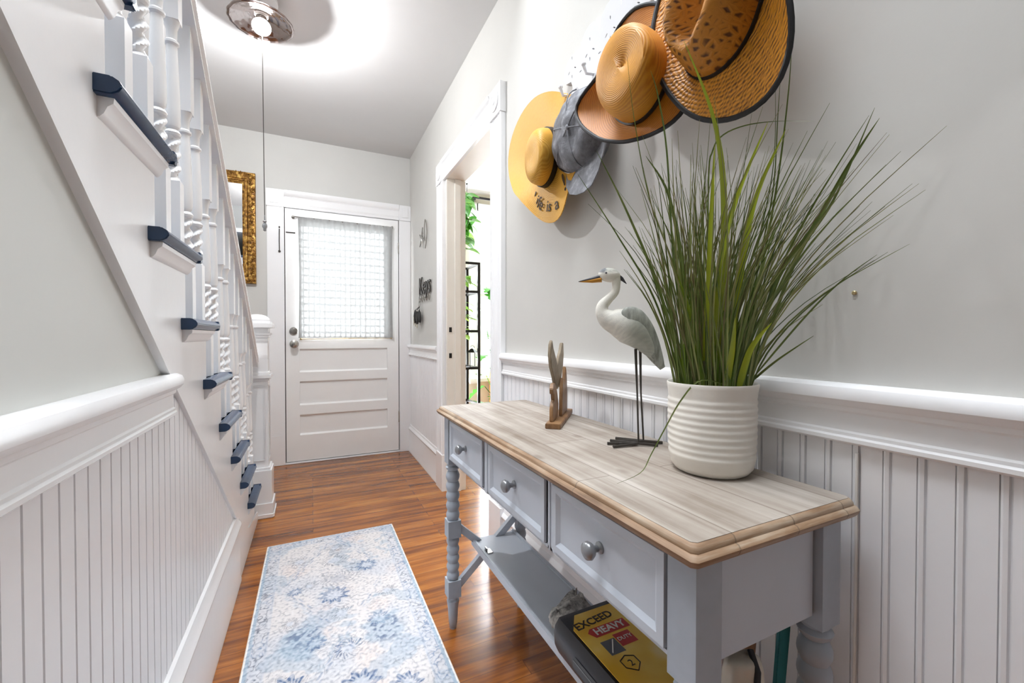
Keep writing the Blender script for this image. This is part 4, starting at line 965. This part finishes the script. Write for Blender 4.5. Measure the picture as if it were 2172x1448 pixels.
wing = [(-0.0400, 1.0720, 0.012), (-0.0330, 1.0740, 0.0215), (-0.0200, 1.0680, 0.0270), (-0.0020, 1.0480, 0.0265), (0.0160, 1.0220, 0.0215), (0.0310, 0.9950, 0.0150), (0.0420, 0.9740, 0.0095), (0.0490, 0.9610, 0.0050)]
ws = cr1(wing, 4)
for sg in (-1, 1):
    def off(i_): f = i_/(len(ws)-1); return sg*(0.0215*(1-f)**0.8+0.003)*(0.75+0.25*math.sin(math.pi*min(1, f*1.6)))
    m = MB().tube([hp(p.x, p.y, off(i_)) for i_, p in enumerate(ws)], [p.z for p in ws], 16, side=tuple(HN), sx=0.34)
    obj('wing', m, M['wing'], hg, smooth=True, sharp=80)
m = MB().tube([hp(0.022, 0.995), hp(0.035, 0.978), hp(0.050, 0.956)], [0.014, 0.0125, 0.007], 14, side=tuple(HN), sx=0.45)
tl = obj('tail', m, M['wing'], hg, smooth=True)
for (s0, s1, ny_) in ((-0.0116, -0.0052, 0.012), (0.001, 0.0105, -0.012)):
    m = MB().tube([hp(s0, 1.0, ny_*0.5), hp(s0+0.003, 0.90, ny_), hp(s1, TZ+0.005, ny_)], [0.0034, 0.0020, 0.0021], 8)
    lg = obj('leg', m, M['iron'], hg, smooth=True)
    m = MB()
    for a_, L in ((180, 0.070), (205, 0.066), (155, 0.066), (5, 0.042)):
        d = HD*math.cos(R(a_))+HN*math.sin(R(a_)); q = Vector(hp(s1, TZ+0.0055, ny_)); m.tube([tuple(q), tuple(q+d*L+Vector((0, 0, -0.0018)))], 0.0033, 8)
    obj('foot', m, M['iron'], lg, smooth=True)

# ================================================================== CARVED WOODEN ORNAMENT
wo = Vector((0.59, 0.975, TZ)); wd_ = Vector((0.656, 0.755, 0)).normalized(); wn_ = Vector((-wd_.y, wd_.x, 0))
wt = thing('wooden_ornament', 'brown cut-out wooden ornament with two tall prongs at the far end of the table', 'ornament', tuple(wo+wd_*0.1))
def wfn(u, v, d): p = wo+wd_*(u*1.25)+wn_*(d*0.8); return (p.x, p.y, TZ+v)
obj('base', MB().prism([(-0.012, 0), (0.19, 0), (0.19, 0.014), (-0.012, 0.014)], wfn, -0.026, 0.026), M['wood'], wt, bevel=0.0015)
kneel = [(0.008, 0.014), (0.075, 0.014), (0.082, 0.05), (0.066, 0.085), (0.05, 0.105), (0.034, 0.118), (0.016, 0.118), (0.008, 0.105), (0.010, 0.090), (0.022, 0.088), (0.026, 0.072), (0.014, 0.062), (0.008, 0.048)]
obj('kneeling_figure', MB().prism(kneel, wfn, 0.004, 0.017), M['wood'], wt, bevel=0.0015)
stand = [(0.080, 0.014), (0.165, 0.014), (0.166, 0.06), (0.160, 0.115), (0.150, 0.145), (0.140, 0.155), (0.132, 0.12), (0.122, 0.10), (0.112, 0.12), (0.10, 0.125), (0.09, 0.10), (0.084, 0.06)]
obj('standing_figure', MB().prism(stand, wfn, -0.010, 0.003), M['wood'], wt, bevel=0.0015)
wings = [(0.085, 0.098), (0.072, 0.130), (0.050, 0.165), (0.042, 0.200), (0.046, 0.232), (0.056, 0.246), (0.064, 0.222), (0.082, 0.196), (0.097, 0.172), (0.112, 0.194), (0.128, 0.215), (0.138, 0.236), (0.146, 0.236), (0.150, 0.200), (0.144, 0.165), (0.130, 0.130), (0.118, 0.098), (0.108, 0.110), (0.100, 0.094), (0.093, 0.110)]
M['wood2'] = mat_tabletop('grey_brown_wood', [(0.3, srgb(104, 90, 72)), (0.5, srgb(140, 124, 102)), (0.7, srgb(172, 158, 136))], 0.5)
wg = [(u*0.85+0.002, v*0.97) for u, v in wings]
wdir = Vector((0.82, 0.57, 0)).normalized(); wnn = Vector((-wdir.y, wdir.x, 0))
def wfn2(u, v, d): p = wo+wd_*0.105+wn_*0.012+wdir*((u-0.082)*1.05)+wnn*d; return (p.x, p.y, TZ+v)
obj('raised_wings', MB().prism(wg, wfn2, -0.005, 0.005), M['wood2'], wt, bevel=0.0015)

# ================================================================== COAT RACK
rk = thing('coat_rack', 'white scalloped wall rack with pierced holes holding the hats', 'wall rack', (WX, 0.78, 1.80))
cu = bpy.data.curves.new('rack_board', 'CURVE'); cu.dimensions = '2D'; cu.fill_mode = 'BOTH'; cu.extrude = 0.008; cu.bevel_depth = 0.0015
def poly_spline(pts):
    sp = cu.splines.new('POLY'); sp.points.add(len(pts)-1)
    for i, (a, b) in enumerate(pts): sp.points[i].co = (a, b, 0, 1)
    sp.use_cyclic_u = True
out = []; ry0, ry1 = 0.34, 1.225; nsc = 9; wsc = (ry1-ry0)/nsc
for i in range(nsc):                       # scalloped top, far end to near end
    yc = ry1-wsc*(i+0.5); hz = 1.975+0.02*math.sin(math.pi*(i+0.5)/nsc)-(0.03 if i in (0, nsc-1) else 0)
    for q in range(9):
        a = math.pi*q/8; out.append((yc+math.cos(a)*wsc*0.5*0.98, hz-0.045+0.05*math.sin(a)))
out += [(ry0-0.004, 1.90), (ry0+0.03, 1.872), (ry0+0.04, 1.84), (ry0+0.01, 1.80), (ry1-0.03, 1.80), (ry1-0.055, 1.845), (ry1-0.045, 1.872), (ry1-0.015, 1.878), (ry1+0.004, 1.90)]
poly_spline(out)
def slot(y, z, a, L=0.018, w_=0.0035):
    poly_spline([(y+math.cos(a+t_)*L/2*(1 if abs(math.cos(t_)) > 0.5 else w_/L)*1.0 if False else y+math.cos(a)*L/2*math.cos(t_)-math.sin(a)*w_*math.sin(t_), z+math.sin(a)*L/2*math.cos(t_)+math.cos(a)*w_*math.sin(t_)) for t_ in [2*math.pi*q/8 for q in range(8)]])
for i in range(nsc):
    yc = ry1-wsc*(i+0.5)
    for dy, dz, a in ((0, 1.945, math.pi/2), (-0.018, 1.905, 0.6), (0.018, 1.905, 2.5), (0.0, 1.885, math.pi/2)): slot(yc+dy, dz, a, 0.016, 0.0032)
    if i and i < nsc: slot(ry1-wsc*i, 1.875, 0.0, 0.016, 0.003)
tmp = bpy.data.objects.new('tmp', cu); COL.objects.link(tmp); bpy.context.view_layer.update()
me = bpy.data.meshes.new_from_object(tmp.evaluated_get(bpy.context.evaluated_depsgraph_get())); bpy.data.objects.remove(tmp)
for v in me.vertices: v.co = Vector((WX-0.0105-v.co.z*1.0, v.co.x, v.co.y))
me.materials.clear(); me.materials.append(M['rackw']); me.name = 'rack_board'
bo = bpy.data.objects.new('board', me); COL.objects.link(bo); bo.parent = rk; bo.location = -world_of(rk)
for y in (1.25-0.06, 1.06, 0.78, 0.52):
    m = MB().tube([(WX-0.015, y, 1.83), (WX-0.045, y, 1.825), (WX-0.055, y, 1.845)], 0.005, 8).ellipsoid((WX-0.055, y, 1.85), (0.008, 0.008, 0.008), 10, 8)
    obj('hook', m, M['trim'], rk, smooth=True)

# ================================================================== HATS
def resample(pts, c, n):
    """radius as a function of angle about c"""
    P = [(math.atan2(z-c[1], y-c[0]), math.hypot(y-c[0], z-c[1])) for y, z in pts]; P.sort()
    P = [(a-2*math.pi, r) for a, r in P]+P+[(a+2*math.pi, r) for a, r in P]; out = []
    for j in range(n):
        a = -math.pi+2*math.pi*j/n
        for k in range(len(P)-1):
            if P[k][0] <= a <= P[k+1][0]:
                f = (a-P[k][0])/max(1e-9, P[k+1][0]-P[k][0]); out.append(P[k][1]+(P[k+1][1]-P[k][1])*f); break
    for _ in range(3): out = [(out[j-1]+2*out[j]+out[(j+1) % n])/4 for j in range(n)]
    return out
def smooth_band(o_, sharp=70): return o_
def brim(base_c, crown_r, rim, xb, xr, n=72, th=0.003, m_=10, wave=None):
    """brim from the crown's base ring out to the rim outline"""
    rings = []
    rad = resample(rim, base_c, n)
    for lay in (0, 1):
        rs = []
        for i in range(m_+1):
            f = i/m_; r = []
            for j in range(n):
                a = -math.pi+2*math.pi*j/n; r0 = crown_r(a); rr = r0+(rad[j]-r0)*f
                x = xb+(xr(a)-xb)*f**1.5+(th if lay else 0)
                r.append((min(x, WX-0.002), base_c[0]+rr*math.cos(a), base_c[1]+rr*math.sin(a)))
            rs.append(r)
        rings.append(rs)
    m = MB(); allr = rings[0]+rings[1][::-1]; m.rings(allr, cap=(False, False))
    edge_pts = rings[0][-1]
    return m, edge_pts
def crown(base_c, ap_c, xb, xa, crown_r, prof, n=72, dent=None):
    rs = []
    for t_, s_ in prof:
        cy = base_c[0]+(ap_c[0]-base_c[0])*t_; cz = base_c[1]+(ap_c[1]-base_c[1])*t_; x = xb+(xa-xb)*t_; r = []
        for j in range(n):
            a = -math.pi+2*math.pi*j/n; rr = crown_r(a)*s_; y = cy+rr*math.cos(a); z = cz+rr*math.sin(a); xx = x
            if dent: xx = min(xb, x+dent(a, s_, t_))
            r.append((xx, y, z))
        rs.append(r)
    return MB().rings(rs, cap=(False, True))
def loop_tube(pts, rad): return MB().tube(list(pts)+[pts[0], pts[1]], rad, 8, cap=(False, False))
CR = [(0.0, 1.0), (0.1, 0.985), (0.25, 0.965), (0.45, 0.945), (0.6, 0.92), (0.75, 0.88), (0.86, 0.82), (0.94, 0.73), (0.985, 0.60), (1.0, 0.45), (0.992, 0.3), (0.98, 0.16), (0.975, 0.02)]
# 1: floppy hat with lettering
H1 = [(1.217, 1.848), (1.312, 1.894), (1.421, 1.913), (1.51, 1.898), (1.58, 1.843), (1.594, 1.781), (1.566, 1.703), (1.501, 1.624), (1.428, 1.556), (1.383, 1.507), (1.346, 1.467), (1.305, 1.436), (1.262, 1.421), (1.2, 1.413), (1.157, 1.433), (1.138, 1.463), (1.117, 1.501), (1.074, 1.544), (1.048, 1.587), (1.059, 1.655), (1.112, 1.754)]
h1 = thing('sun_hat', 'floppy straw sun hat with black lettering on its drooping brim, nearest the doorway', 'hat', (0.76, 1.27, 1.45))
c1 = (1.285, 1.655); r1_ = lambda a: 0.088+0.012*math.cos(2*(a-1.5))
m, ed = brim(c1, r1_, H1, 0.750, lambda a: 0.752-0.03*max(0, math.cos(a-0.2))+0.02*math.sin(a)+0.012*math.sin(3*a))
b_ = obj('brim', m, M['straw1'], h1, smooth=True, sharp=70)
b1 = b_
obj('crown', crown(c1, (1.225, 1.622), 0.752, 0.655, r1_, CR), M['straw1'], h1, smooth=True, sharp=70)
bd = crown(c1, (1.225, 1.622), 0.7505, 0.655, lambda a: r1_(a)+0.003, [(0.0, 1.0), (0.28, 0.972), (0.28, 0.94)]); obj('hatband', bd, M['hatband'], h1, smooth=True, sharp=50)
def wall_text(s, size, y, z, x, ang, mat, parent, tilt=0, ext=0.0008):
    # local x -> -Y, local y -> +Z, facing -X
    Rm = Matrix(((0, 0, -1, 0), (-1, 0, 0, 0), (0, 1, 0, 0), (0, 0, 0, 1)))
    mw = Matrix.Translation((x, y, z)) @ Matrix.Rotation(R(tilt), 4, 'Z') @ Rm @ Matrix.Rotation(R(ang), 4, 'Z')
    return text_mesh(s, size, mat, 'lettering', mw, parent, ext)
def brim_x(y, z, xb, xr, c, crf, rim):
    a = math.atan2(z-c[1], y-c[0]); rad = resample(rim, c, 72); j = int((a+math.pi)/(2*math.pi)*72) % 72; r0 = crf(a); f = (math.hypot(y-c[0], z-c[1])-r0)/(rad[j]-r0)
    return xb+(xr(a)-xb)*max(0, f)**1.5
xr1 = lambda a: 0.752-0.03*max(0, math.cos(a-0.2))+0.02*math.sin(a)+0.012*math.sin(3*a)
for s_, y, z, an, sz in (('Life', 1.335, 1.515, -38, 0.060), ('is', 1.262, 1.478, -12, 0.055), ('a', 1.205, 1.470, 10, 0.060), ('!', 1.150, 1.520, 20, 0.09)):
    wall_text(s_, sz, y, z, brim_x(y, z, 0.750, xr1, c1, r1_, H1)-0.004, an, M['ink'], b1)
# 2: grey cap
c2 = (1.073, 1.665)
CAPR = [(1.205, 1.70), (1.19, 1.76), (1.14, 1.795), (1.06, 1.79), (1.00, 1.75), (0.965, 1.68), (0.955, 1.60), (0.985, 1.555), (1.05, 1.535), (1.13, 1.545), (1.19, 1.59)]
cap = thing('cap', 'washed grey baseball cap hanging between the two smaller straw hats', 'cap', (0.76, 1.07, 1.45))
rr2 = resample(CAPR, c2, 72); r2_ = lambda a: rr2[int(round((a+math.pi)/(2*math.pi)*72)) % 72]
def dent2(a, s_, t_): return 0.010*noise.noise(Vector((math.cos(a)*s_*2.2, math.sin(a)*s_*2.2, t_*2)))*2*(t_)+0.02*t_*max(0, math.cos(a-2.2))*s_
cp = crown(c2, (1.055, 1.645), 0.770, 0.684, r2_, [(0, 1.0), (0.15, 1.0), (0.35, 0.97), (0.55, 0.91), (0.7, 0.84), (0.82, 0.73), (0.92, 0.58), (0.98, 0.38), (1.0, 0.18), (1.0, 0.02)], dent=dent2)
cc_ = obj('crown', cp, M['cap'], cap, smooth=True, sharp=80)
m = MB(); rs = []
VC = [(1.150, 1.560), (1.128, 1.500), (1.087, 1.462), (1.040, 1.445), (1.000, 1.440), (0.965, 1.450), (0.945, 1.485), (0.938, 1.54), (0.948, 1.60)]
top_ = [(1.150, 1.57), (1.125, 1.553), (1.10, 1.545), (1.065, 1.545), (1.03, 1.548), (1.00, 1.56), (0.98, 1.575), (0.968, 1.595), (0.962, 1.615)]
vs = []; n_ = 8
for lay in (0, 0.004):
    for q in range(n_+1):
        f = q/n_
        for i, ((ya_, za_), (yb_, zb_)) in enumerate(zip(top_, VC)):
            u_ = i/8; bow = 0.020*math.sin(math.pi*u_)
            vs.append((0.752-bow-0.030*f*math.sin(math.pi*(0.1+0.8*u_))+lay, ya_+(yb_-ya_)*f, za_+(zb_-za_)*f))
nn = 9; K = (n_+1)*nn; fs = []
for l_ in (0, K):
    for q in range(n_):
        for i in range(8): fs.append((l_+q*nn+i, l_+q*nn+i+1, l_+(q+1)*nn+i+1, l_+(q+1)*nn+i))
for i in range(8): fs += [(n_*nn+i, n_*nn+i+1, K+n_*nn+i+1, K+n_*nn+i), (i, i+1, K+i+1, K+i)]
for q in range(n_): fs += [(q*nn, (q+1)*nn, K+(q+1)*nn, K+q*nn), (q*nn+8, (q+1)*nn+8, K+(q+1)*nn+8, K+q*nn+8)]
m.add(vs, fs); obj('visor', m, M['cap'], cap, smooth=True, sharp=60)
def cap_pt(ad, s_, x): a = R(ad); return (x, c2[0]+r2_(a)*s_*math.cos(a), c2[1]+r2_(a)*s_*math.sin(a))
m = MB().tube([cap_pt(ad, 0.985, 0.738) for ad in range(-118, -20, 7)], 0.0030, 6)
o_ = obj('rope_trim', m, M['white'], cap, smooth=True); o_['label'] = 'white rope trim above the visor'
obj('sweatband_trim', MB().tube([cap_pt(ad, 0.965, 0.732) for ad in range(-112, -30, 7)], 0.0042, 6), M['hatband'], cap, smooth=True)
for ad in (20, 80, 140, 200, 260, 320):
    pts = [(0.770+(0.684-0.770)*t_-0.0012, c2[0]+(1.055-c2[0])*t_+r2_(R(ad))*s_*math.cos(R(ad)), c2[1]+(1.645-c2[1])*t_+r2_(R(ad))*s_*math.sin(R(ad))) for t_, s_ in ((0.35, 0.975), (0.55, 0.915), (0.7, 0.845), (0.82, 0.735), (0.92, 0.585), (0.98, 0.385), (1.0, 0.18), (1.0, 0.03))]
    obj('seam', MB().tube(pts, 0.0022, 5), M['cap'], cc_, smooth=True)
obj('top_button', MB().ellipsoid((0.682, 1.055, 1.645), (0.004, 0.008, 0.008), 12, 8), M['cap'], cc_, smooth=True)
# 3: tan hat
H3 = [(1.038, 1.693), (1.025, 1.712), (0.985, 1.708), (0.93, 1.722), (0.885, 1.76), (0.855, 1.808), (0.828, 1.811), (0.789, 1.81), (0.735, 1.784), (0.692, 1.749), (0.64, 1.678), (0.614, 1.603), (0.613, 1.537), (0.637, 1.495), (0.677, 1.485), (0.733, 1.489), (0.813, 1.508), (0.885, 1.54), (0.968, 1.597), (1.014, 1.646)]
c3 = (0.784, 1.645); a3 = (0.713, 1.600)
h3 = thing('brimmed_hat', 'tan straw hat with black band and black edged brim beside the grey cap', 'hat', (0.74, 0.80, 1.5))
r3_ = lambda a: 0.104+0.010*math.cos(2*(a-0.9))
x3 = lambda a: 0.700-0.042*max(0.0, math.cos(a+0.25))**1.3+0.034*max(0.0, -math.cos(a))
def pull(y, z):
    k_ = x3(math.atan2(z-c3[1], y-c3[0]))/0.70; return (y*k_, 1.03+(z-1.03)*k_)
H3 = [pull(y, z) for y, z in H3]
m, ed = brim(c3, r3_, H3, 0.708, x3)
b_ = obj('brim', m, M['strawb'], h3, smooth=True, sharp=70)
obj('brim_edging', loop_tube(ed, 0.0048), M['hatband'], b_, smooth=True)
def dent3(a, s_, t_): return 0.013*(1-s_)**0.5*(1 if t_ > 0.97 else 0)*max(0, math.cos(a-2.6))
obj('crown', crown(c3, a3, 0.7075, 0.585, r3_, CR, dent=dent3), M['straw3'], h3, smooth=True, sharp=70)
obj('hatband', crown(c3, a3, 0.7065, 0.585, lambda a: r3_(a)+0.003, [(0.0, 1.0), (0.13, 0.99), (0.13, 0.94)]), M['hatband'], h3, smooth=True, sharp=50)
# 4: cowboy hat
H4 = [(0.69, 1.761), (0.694, 1.703), (0.689, 1.639), (0.674, 1.574), (0.652, 1.523), (0.618, 1.477), (0.576, 1.45), (0.53, 1.434), (0.484, 1.431), (0.451, 1.438), (0.43, 1.461), (0.418, 1.492), (0.413, 1.526), (0.414, 1.564), (0.43, 1.628), (0.47, 1.707), (0.533, 1.786), (0.606, 1.832), (0.666, 1.814)]
c4 = (0.545, 1.640); a4 = (0.535, 1.640)
h4 = thing('cowboy_hat', 'woven straw cowboy hat with open weave crown, nearest the camera', 'hat', (0.74, 0.55, 1.45))
def r4_(a): return 0.078+0.034*abs(math.cos(a-2.05))**1.5
x4 = lambda a: 0.700-0.030*abs(math.cos(a))**2*1.2+0.010*math.sin(a)**2
m, ed = brim(c4, r4_, H4, 0.705, x4)
b_ = obj('brim', m, M['straw4'], h4, smooth=True, sharp=70)
obj('brim_edging', loop_tube(ed, 0.0050), M['hatband'], b_, smooth=True)
def dent4(a, s_, t_):
    if s_ > 0.93: return 0
    e = Vector((math.cos(a-2.05)*s_, math.sin(a-2.05)*s_))
    return 0.050*math.exp(-(e.y/0.30)**2)*sm(0.9, 0.45, s_) if s_ < 0.9 else 0
CR4 = [(0.0, 1.0), (0.1, 0.99), (0.3, 0.95), (0.5, 0.90), (0.7, 0.85), (0.85, 0.80), (0.95, 0.74), (1.0, 0.66), (1.0, 0.55), (0.99, 0.42), (0.98, 0.28), (0.975, 0.14), (0.97, 0.02)]
obj('crown', crown(c4, a4, 0.7045, 0.600, r4_, CR4, dent=dent4), M['openweave'], h4, smooth=True, sharp=70)
obj('hatband', crown(c4, a4, 0.7040, 0.600, lambda a: r4_(a)+0.003, [(0.0, 1.0), (0.07, 0.992), (0.07, 0.94)]), M['hatband'], h4, smooth=True, sharp=50)

# ================================================================== SMALL WALL THINGS
t = thing('wire_wall_ornament', 'black wire flower and crescent ornament on the right wall near the front door', 'wall ornament', (WX, 3.25, 1.70))
m = MB().tube([(WX-0.012, 3.17+0.055*(1-math.sin(math.pi*q/16))-0.03, 1.70+0.22*q/16) for q in range(17)], 0.0035, 6)
m.tube([(WX-0.012, 3.20+0.03*math.sin(math.pi*q/12), 1.76+0.16*q/12) for q in range(13)], 0.003, 6)
obj('crescent', m, M['silver'], t, smooth=True)
m = MB()
for q in range(5):
    a = R(90+72*q+15); 
    pts = [(WX-0.013, 3.30+math.cos(a+d_)*L_, 1.795+math.sin(a+d_)*L_) for d_, L_ in ((0, 0), (0.28, 0.04), (0, 0.085), (-0.28, 0.04), (0, 0))]; m.tube(pts, 0.003, 6)
obj('flower', m, M['silver'], t, smooth=True)
kr = thing('key_rack', 'black and silver metal key rack spelling Keys on the right wall', 'key rack', (WX, 3.2, 1.28))
lt_ = wall_text('Keys', 0.19, 3.22, 1.42, WX-0.012, 0, M['iron'], kr, ext=0.004)
m = MB().tube([(WX-0.01, 3.05, 1.36), (WX-0.01, 3.40, 1.36)], 0.004, 6); obj('bar', m, M['iron'], kr, smooth=True)
for q in range(5):
    yc = 3.08+0.075*q; m = MB().tube([(WX-0.012, yc+0.020*math.sin(a), 1.325+0.028*math.cos(a)) for a in [2*math.pi*i/14 for i in range(12)]], 0.004, 6)
    obj('hook', m, M['silver'], kr, smooth=True)
kb = thing('key_bunch', 'bunch of keys with dark leather fobs hanging below the key rack', 'keys', (0.775, 3.38, 1.10))
m = MB().tube([(WX-0.016, 3.38+0.022*math.sin(a), 1.285+0.026*math.cos(a)) for a in [2*math.pi*i/16 for i in range(17)]], 0.0022, 6); obj('key_ring', m, M['silver'], kb, smooth=True)
random.seed(5)
for q in range(5):
    y = 3.315+0.030*q; xx = WX-0.030-0.010*(q % 3)
    m = MB().ellipsoid((xx, y, 1.185-0.01*(q % 2)), (0.012, 0.020, 0.055), 12, 8, rot=Matrix.Rotation(R((q-2)*9), 3, 'X')).tube([(xx, y, 1.235), (WX-0.016, 3.38, 1.265)], 0.0022, 5)
    obj('leather_fob', m, M['leather'], kb, smooth=True)
for q in range(3):
    y = 3.35+0.03*q; z = 1.12+0.012*q
    m = MB().prism([(y+0.014*math.cos(2*math.pi*i/10), z+0.03+0.013*math.sin(2*math.pi*i/10)) for i in range(10)], YZ(), WX-0.043-0.006*q, WX-0.040-0.006*q)
    m.prism([(y-0.004, z+0.02), (y+0.004, z+0.02), (y+0.004, z-0.02), (y+0.009, z-0.016), (y+0.002, z-0.028), (y-0.004, z-0.02)], YZ(), WX-0.043-0.006*q, WX-0.040-0.006*q)
    obj('key', m, M['keyring'], kb)
m = MB().tube([(WX-0.014, 0.366, 0.842), (WX-0.014, 0.366, 0.7), (WX-0.014, 0.367, 0.45), (WX-0.014, 0.372, 0.2), (WX-0.026, 0.375, 0.004)], 0.0022, 8)
tag(obj('cord', m, M['cord'], smooth=True), 'thin white cord running down the beadboard beside the table', 'cord')
m = MB().lathe([(0.0035, 0), (0.0035, 0.003), (0.002, 0.004), (0.0005, 0.004)], c=(WX, 0.378, 1.10), n=10, mat=Matrix.Rotation(R(-90), 3, 'Y'))
tag(obj('wall_screw', m, M['keyring'], smooth=True), 'tiny brass screw in the right wall beyond the grass', 'screw')

# ================================================================== LIVING ROOM THINGS
cr = thing('curtain_rod', 'black curtain rod with finial above the living room window', 'curtain rod', (2.2, 4.33, 2.5))
obj('rod', MB().tube([(1.53, 4.31, 2.535), (2.95, 4.31, 2.535)], 0.013, 12), M['black'], cr, smooth=True)
obj('finial', MB().lathe([(0.012, 0), (0.03, 0.02), (0.035, 0.04), (0.02, 0.065), (0.026, 0.08), (0.001, 0.10)], c=(1.53, 4.31, 2.535), n=14, mat=Matrix.Rotation(R(-90), 3, 'Y')), M['black'], cr, smooth=True)
obj('bracket', MB().box((1.60, 4.31, 2.51), (1.62, 4.40, 2.53)).box((1.60, 4.39, 2.46), (1.62, 4.40, 2.56)), M['black'], cr)
es = thing('etagere', 'black metal plant shelf seen through the doorway', 'shelf', (1.13, 3.5, 0))
ex0, ex1, ey0, ey1 = 0.99, 1.31, 3.42, 3.72; lv = [1.645, 1.40, 1.06, 0.74, 0.42]
for x in (ex0, ex1):
    for y in (ey0, ey1): obj('post', MB().box((x-0.011, y-0.011, 0), (x+0.011, y+0.011, 1.665)), M['black'], es)
for z in lv:
    m = MB().box((ex0, ey0-0.009, z), (ex1, ey0+0.009, z+0.02)).box((ex0, ey1-0.009, z), (ex1, ey1+0.009, z+0.02)).box((ex0-0.009, ey0, z), (ex0+0.009, ey1, z+0.02)).box((ex1-0.009, ey0, z), (ex1+0.009, ey1, z+0.02))
    s_ = obj('shelf_frame', m, M['black'], es)
    if z < 1.6: obj('glass_shelf', MB().box((ex0+0.01, ey0+0.01, z+0.008), (ex1-0.01, ey1-0.01, z+0.014)), M['pane'], s_)
def leafmesh(m, base_, d, up, L, W, tone, droop=0.3, lobed=False):
    d = Vector(d).normalized(); s_ = d.cross(Vector(up)).normalized(); n_ = s_.cross(d); vs = []; N = 10 if lobed else 6
    for i in range(N+1):
        f = i/N; w_ = W*math.sin(math.pi*min(1, f*0.93+0.07))**0.8
        if lobed: w_ *= (1.0 if i % 2 else 0.5)
        c = Vector(base_)+d*L*f-Vector((0, 0, 1))*droop*L*f*f
        vs += [c-s_*w_+n_*w_*0.2, c, c+s_*w_+n_*w_*0.2]
    fs = []
    for i in range(N): fs += [(3*i, 3*i+1, 3*i+4, 3*i+3), (3*i+1, 3*i+2, 3*i+5, 3*i+4)]
    m.add(vs, fs, tone)
def plant(name, label, c, zb, spread, nl, L, W, drop, tone, potr=0.06, poth=0.10, seed=1, lobed=False, potm='pot', hang=0.0, stems=True):
    random.seed(seed); t = thing(name, label, 'potted plant', (c[0], c[1], zb))
    obj('pot', MB().lathe([(potr*0.7, 0), (potr*0.95, poth*0.6), (potr, poth), (potr*0.9, poth), (potr*0.85, poth*0.85)], c=(c[0], c[1], zb), n=20), M[potm], t, smooth=True, sharp=40)
    m = MB(); ms = MB()
    for i in range(nl):
        a = random.uniform(0, 2*math.pi); r_ = random.random()**0.6*spread; h = poth+random.uniform(0.0, drop) - hang*random.random()*(r_/spread > 0.45)
        p = Vector((c[0]+r_*math.cos(a), c[1]+r_*math.sin(a), zb+h))
        q = Vector((c[0], c[1], zb+poth*0.9))
        if stems: ms.tube([tuple(q), tuple((p+q)/2+Vector((0, 0, 0.04))), tuple(p)], 0.002 if not lobed else 0.004, 5, tone=0.3)
        leafmesh(m, p, (math.cos(a), math.sin(a), random.uniform(-0.5, 0.3)), (0, 0, 1), L*random.uniform(0.7, 1.2), W*random.uniform(0.7, 1.2), tone+random.uniform(-0.2, 0.2), 0.35, lobed)
    obj('leaves', m, M['leaf'], t, smooth=True, sharp=60)
    if stems: obj('stems', ms, M['leaf'], t, smooth=True)
    return t
plant('potted_pothos', 'trailing bright green plant on the middle shelf of the black stand', (1.15, 3.57), lv[2]+0.022, 0.12, 46, 0.085, 0.030, 0.20, 0.85, seed=2, hang=0.20)
plant('potted_plant', 'leafy green plant on the top shelf of the black stand', (1.16, 3.57), lv[0]+0.022, 0.12, 46, 0.12, 0.045, 0.50, 0.45, seed=4)
plant('potted_plant', 'small yellow green plant on the second shelf of the black stand', (1.19, 3.57), lv[1]+0.015, 0.10, 16, 0.08, 0.03, 0.10, 0.7, potr=0.05, poth=0.07, seed=6, potm='blackplastic')
plant('potted_plant', 'trailing plant in a cream pot on the lowest visible shelf', (1.10, 3.64), lv[3]+0.015, 0.07, 26, 0.07, 0.028, 0.12, 0.75, potr=0.055, poth=0.09, seed=8)
mo = plant('monstera', 'large split-leaf plant beside the living room window', (1.72, 3.95), 0.0, 0.24, 20, 0.22, 0.11, 1.55, 0.35, potr=0.16, poth=0.30, seed=9, lobed=True)
hp_ = thing('hanging_plant', 'green plant hanging at the top of the window near the curtain rod', 'hanging plant', (1.48, 4.18, 2.25))
random.seed(12); m = MB()
for i in range(40):
    leafmesh(m, (1.46+random.uniform(-0.08, 0.06), 4.15+random.uniform(-0.06, 0.06), 2.10+random.uniform(0.0, 0.45)), (random.uniform(-1, 1), random.uniform(-1, 0.2), -0.6), (0, 0, 1), 0.11, 0.04, random.uniform(0.2, 0.7), 0.5)
obj('leaves', m, M['leaf'], hp_, smooth=True, sharp=60)
obj('hanger', MB().tube([(1.46, 4.15, 2.1), (1.46, 4.15, 2.60)], 0.003, 6).tube([(1.46, 4.15, 2.60), (1.46, 4.15, 2.612)], 0.01, 8), M['black'], hp_)
lan = thing('lantern', 'small black metal lantern on the plant stand', 'lantern', (1.10, 3.50, lv[3]+0.015))
m = MB(); lx, ly, lz = 1.27, 3.47, lv[3]+0.0145
lan.location = (lx, ly, lz)
for sx in (-1, 1):
    for sy in (-1, 1): m.box((lx+sx*0.035-0.003, ly+sy*0.035-0.003, lz), (lx+sx*0.035+0.003, ly+sy*0.035+0.003, lz+0.13))
m.box((lx-0.042, ly-0.042, lz), (lx+0.042, ly+0.042, lz+0.008)).lathe([(0.055, lz+0.13), (0.02, lz+0.16), (0.008, lz+0.165)], c=(lx, ly, 0), n=4)
obj('cage', m, M['black'], lan); obj('handle', MB().tube([(lx+0.02*math.cos(a), ly, lz+0.17+0.02*math.sin(a)) for a in [math.pi*i/8 for i in range(9)]], 0.002, 5), M['black'], lan)
tag(obj('storage_bin', MB().box((1.80, 4.30, 0.0), (2.00, 4.37, 0.66)), M['orange'], bevel=0.01), 'orange box standing below the living room window', 'box')
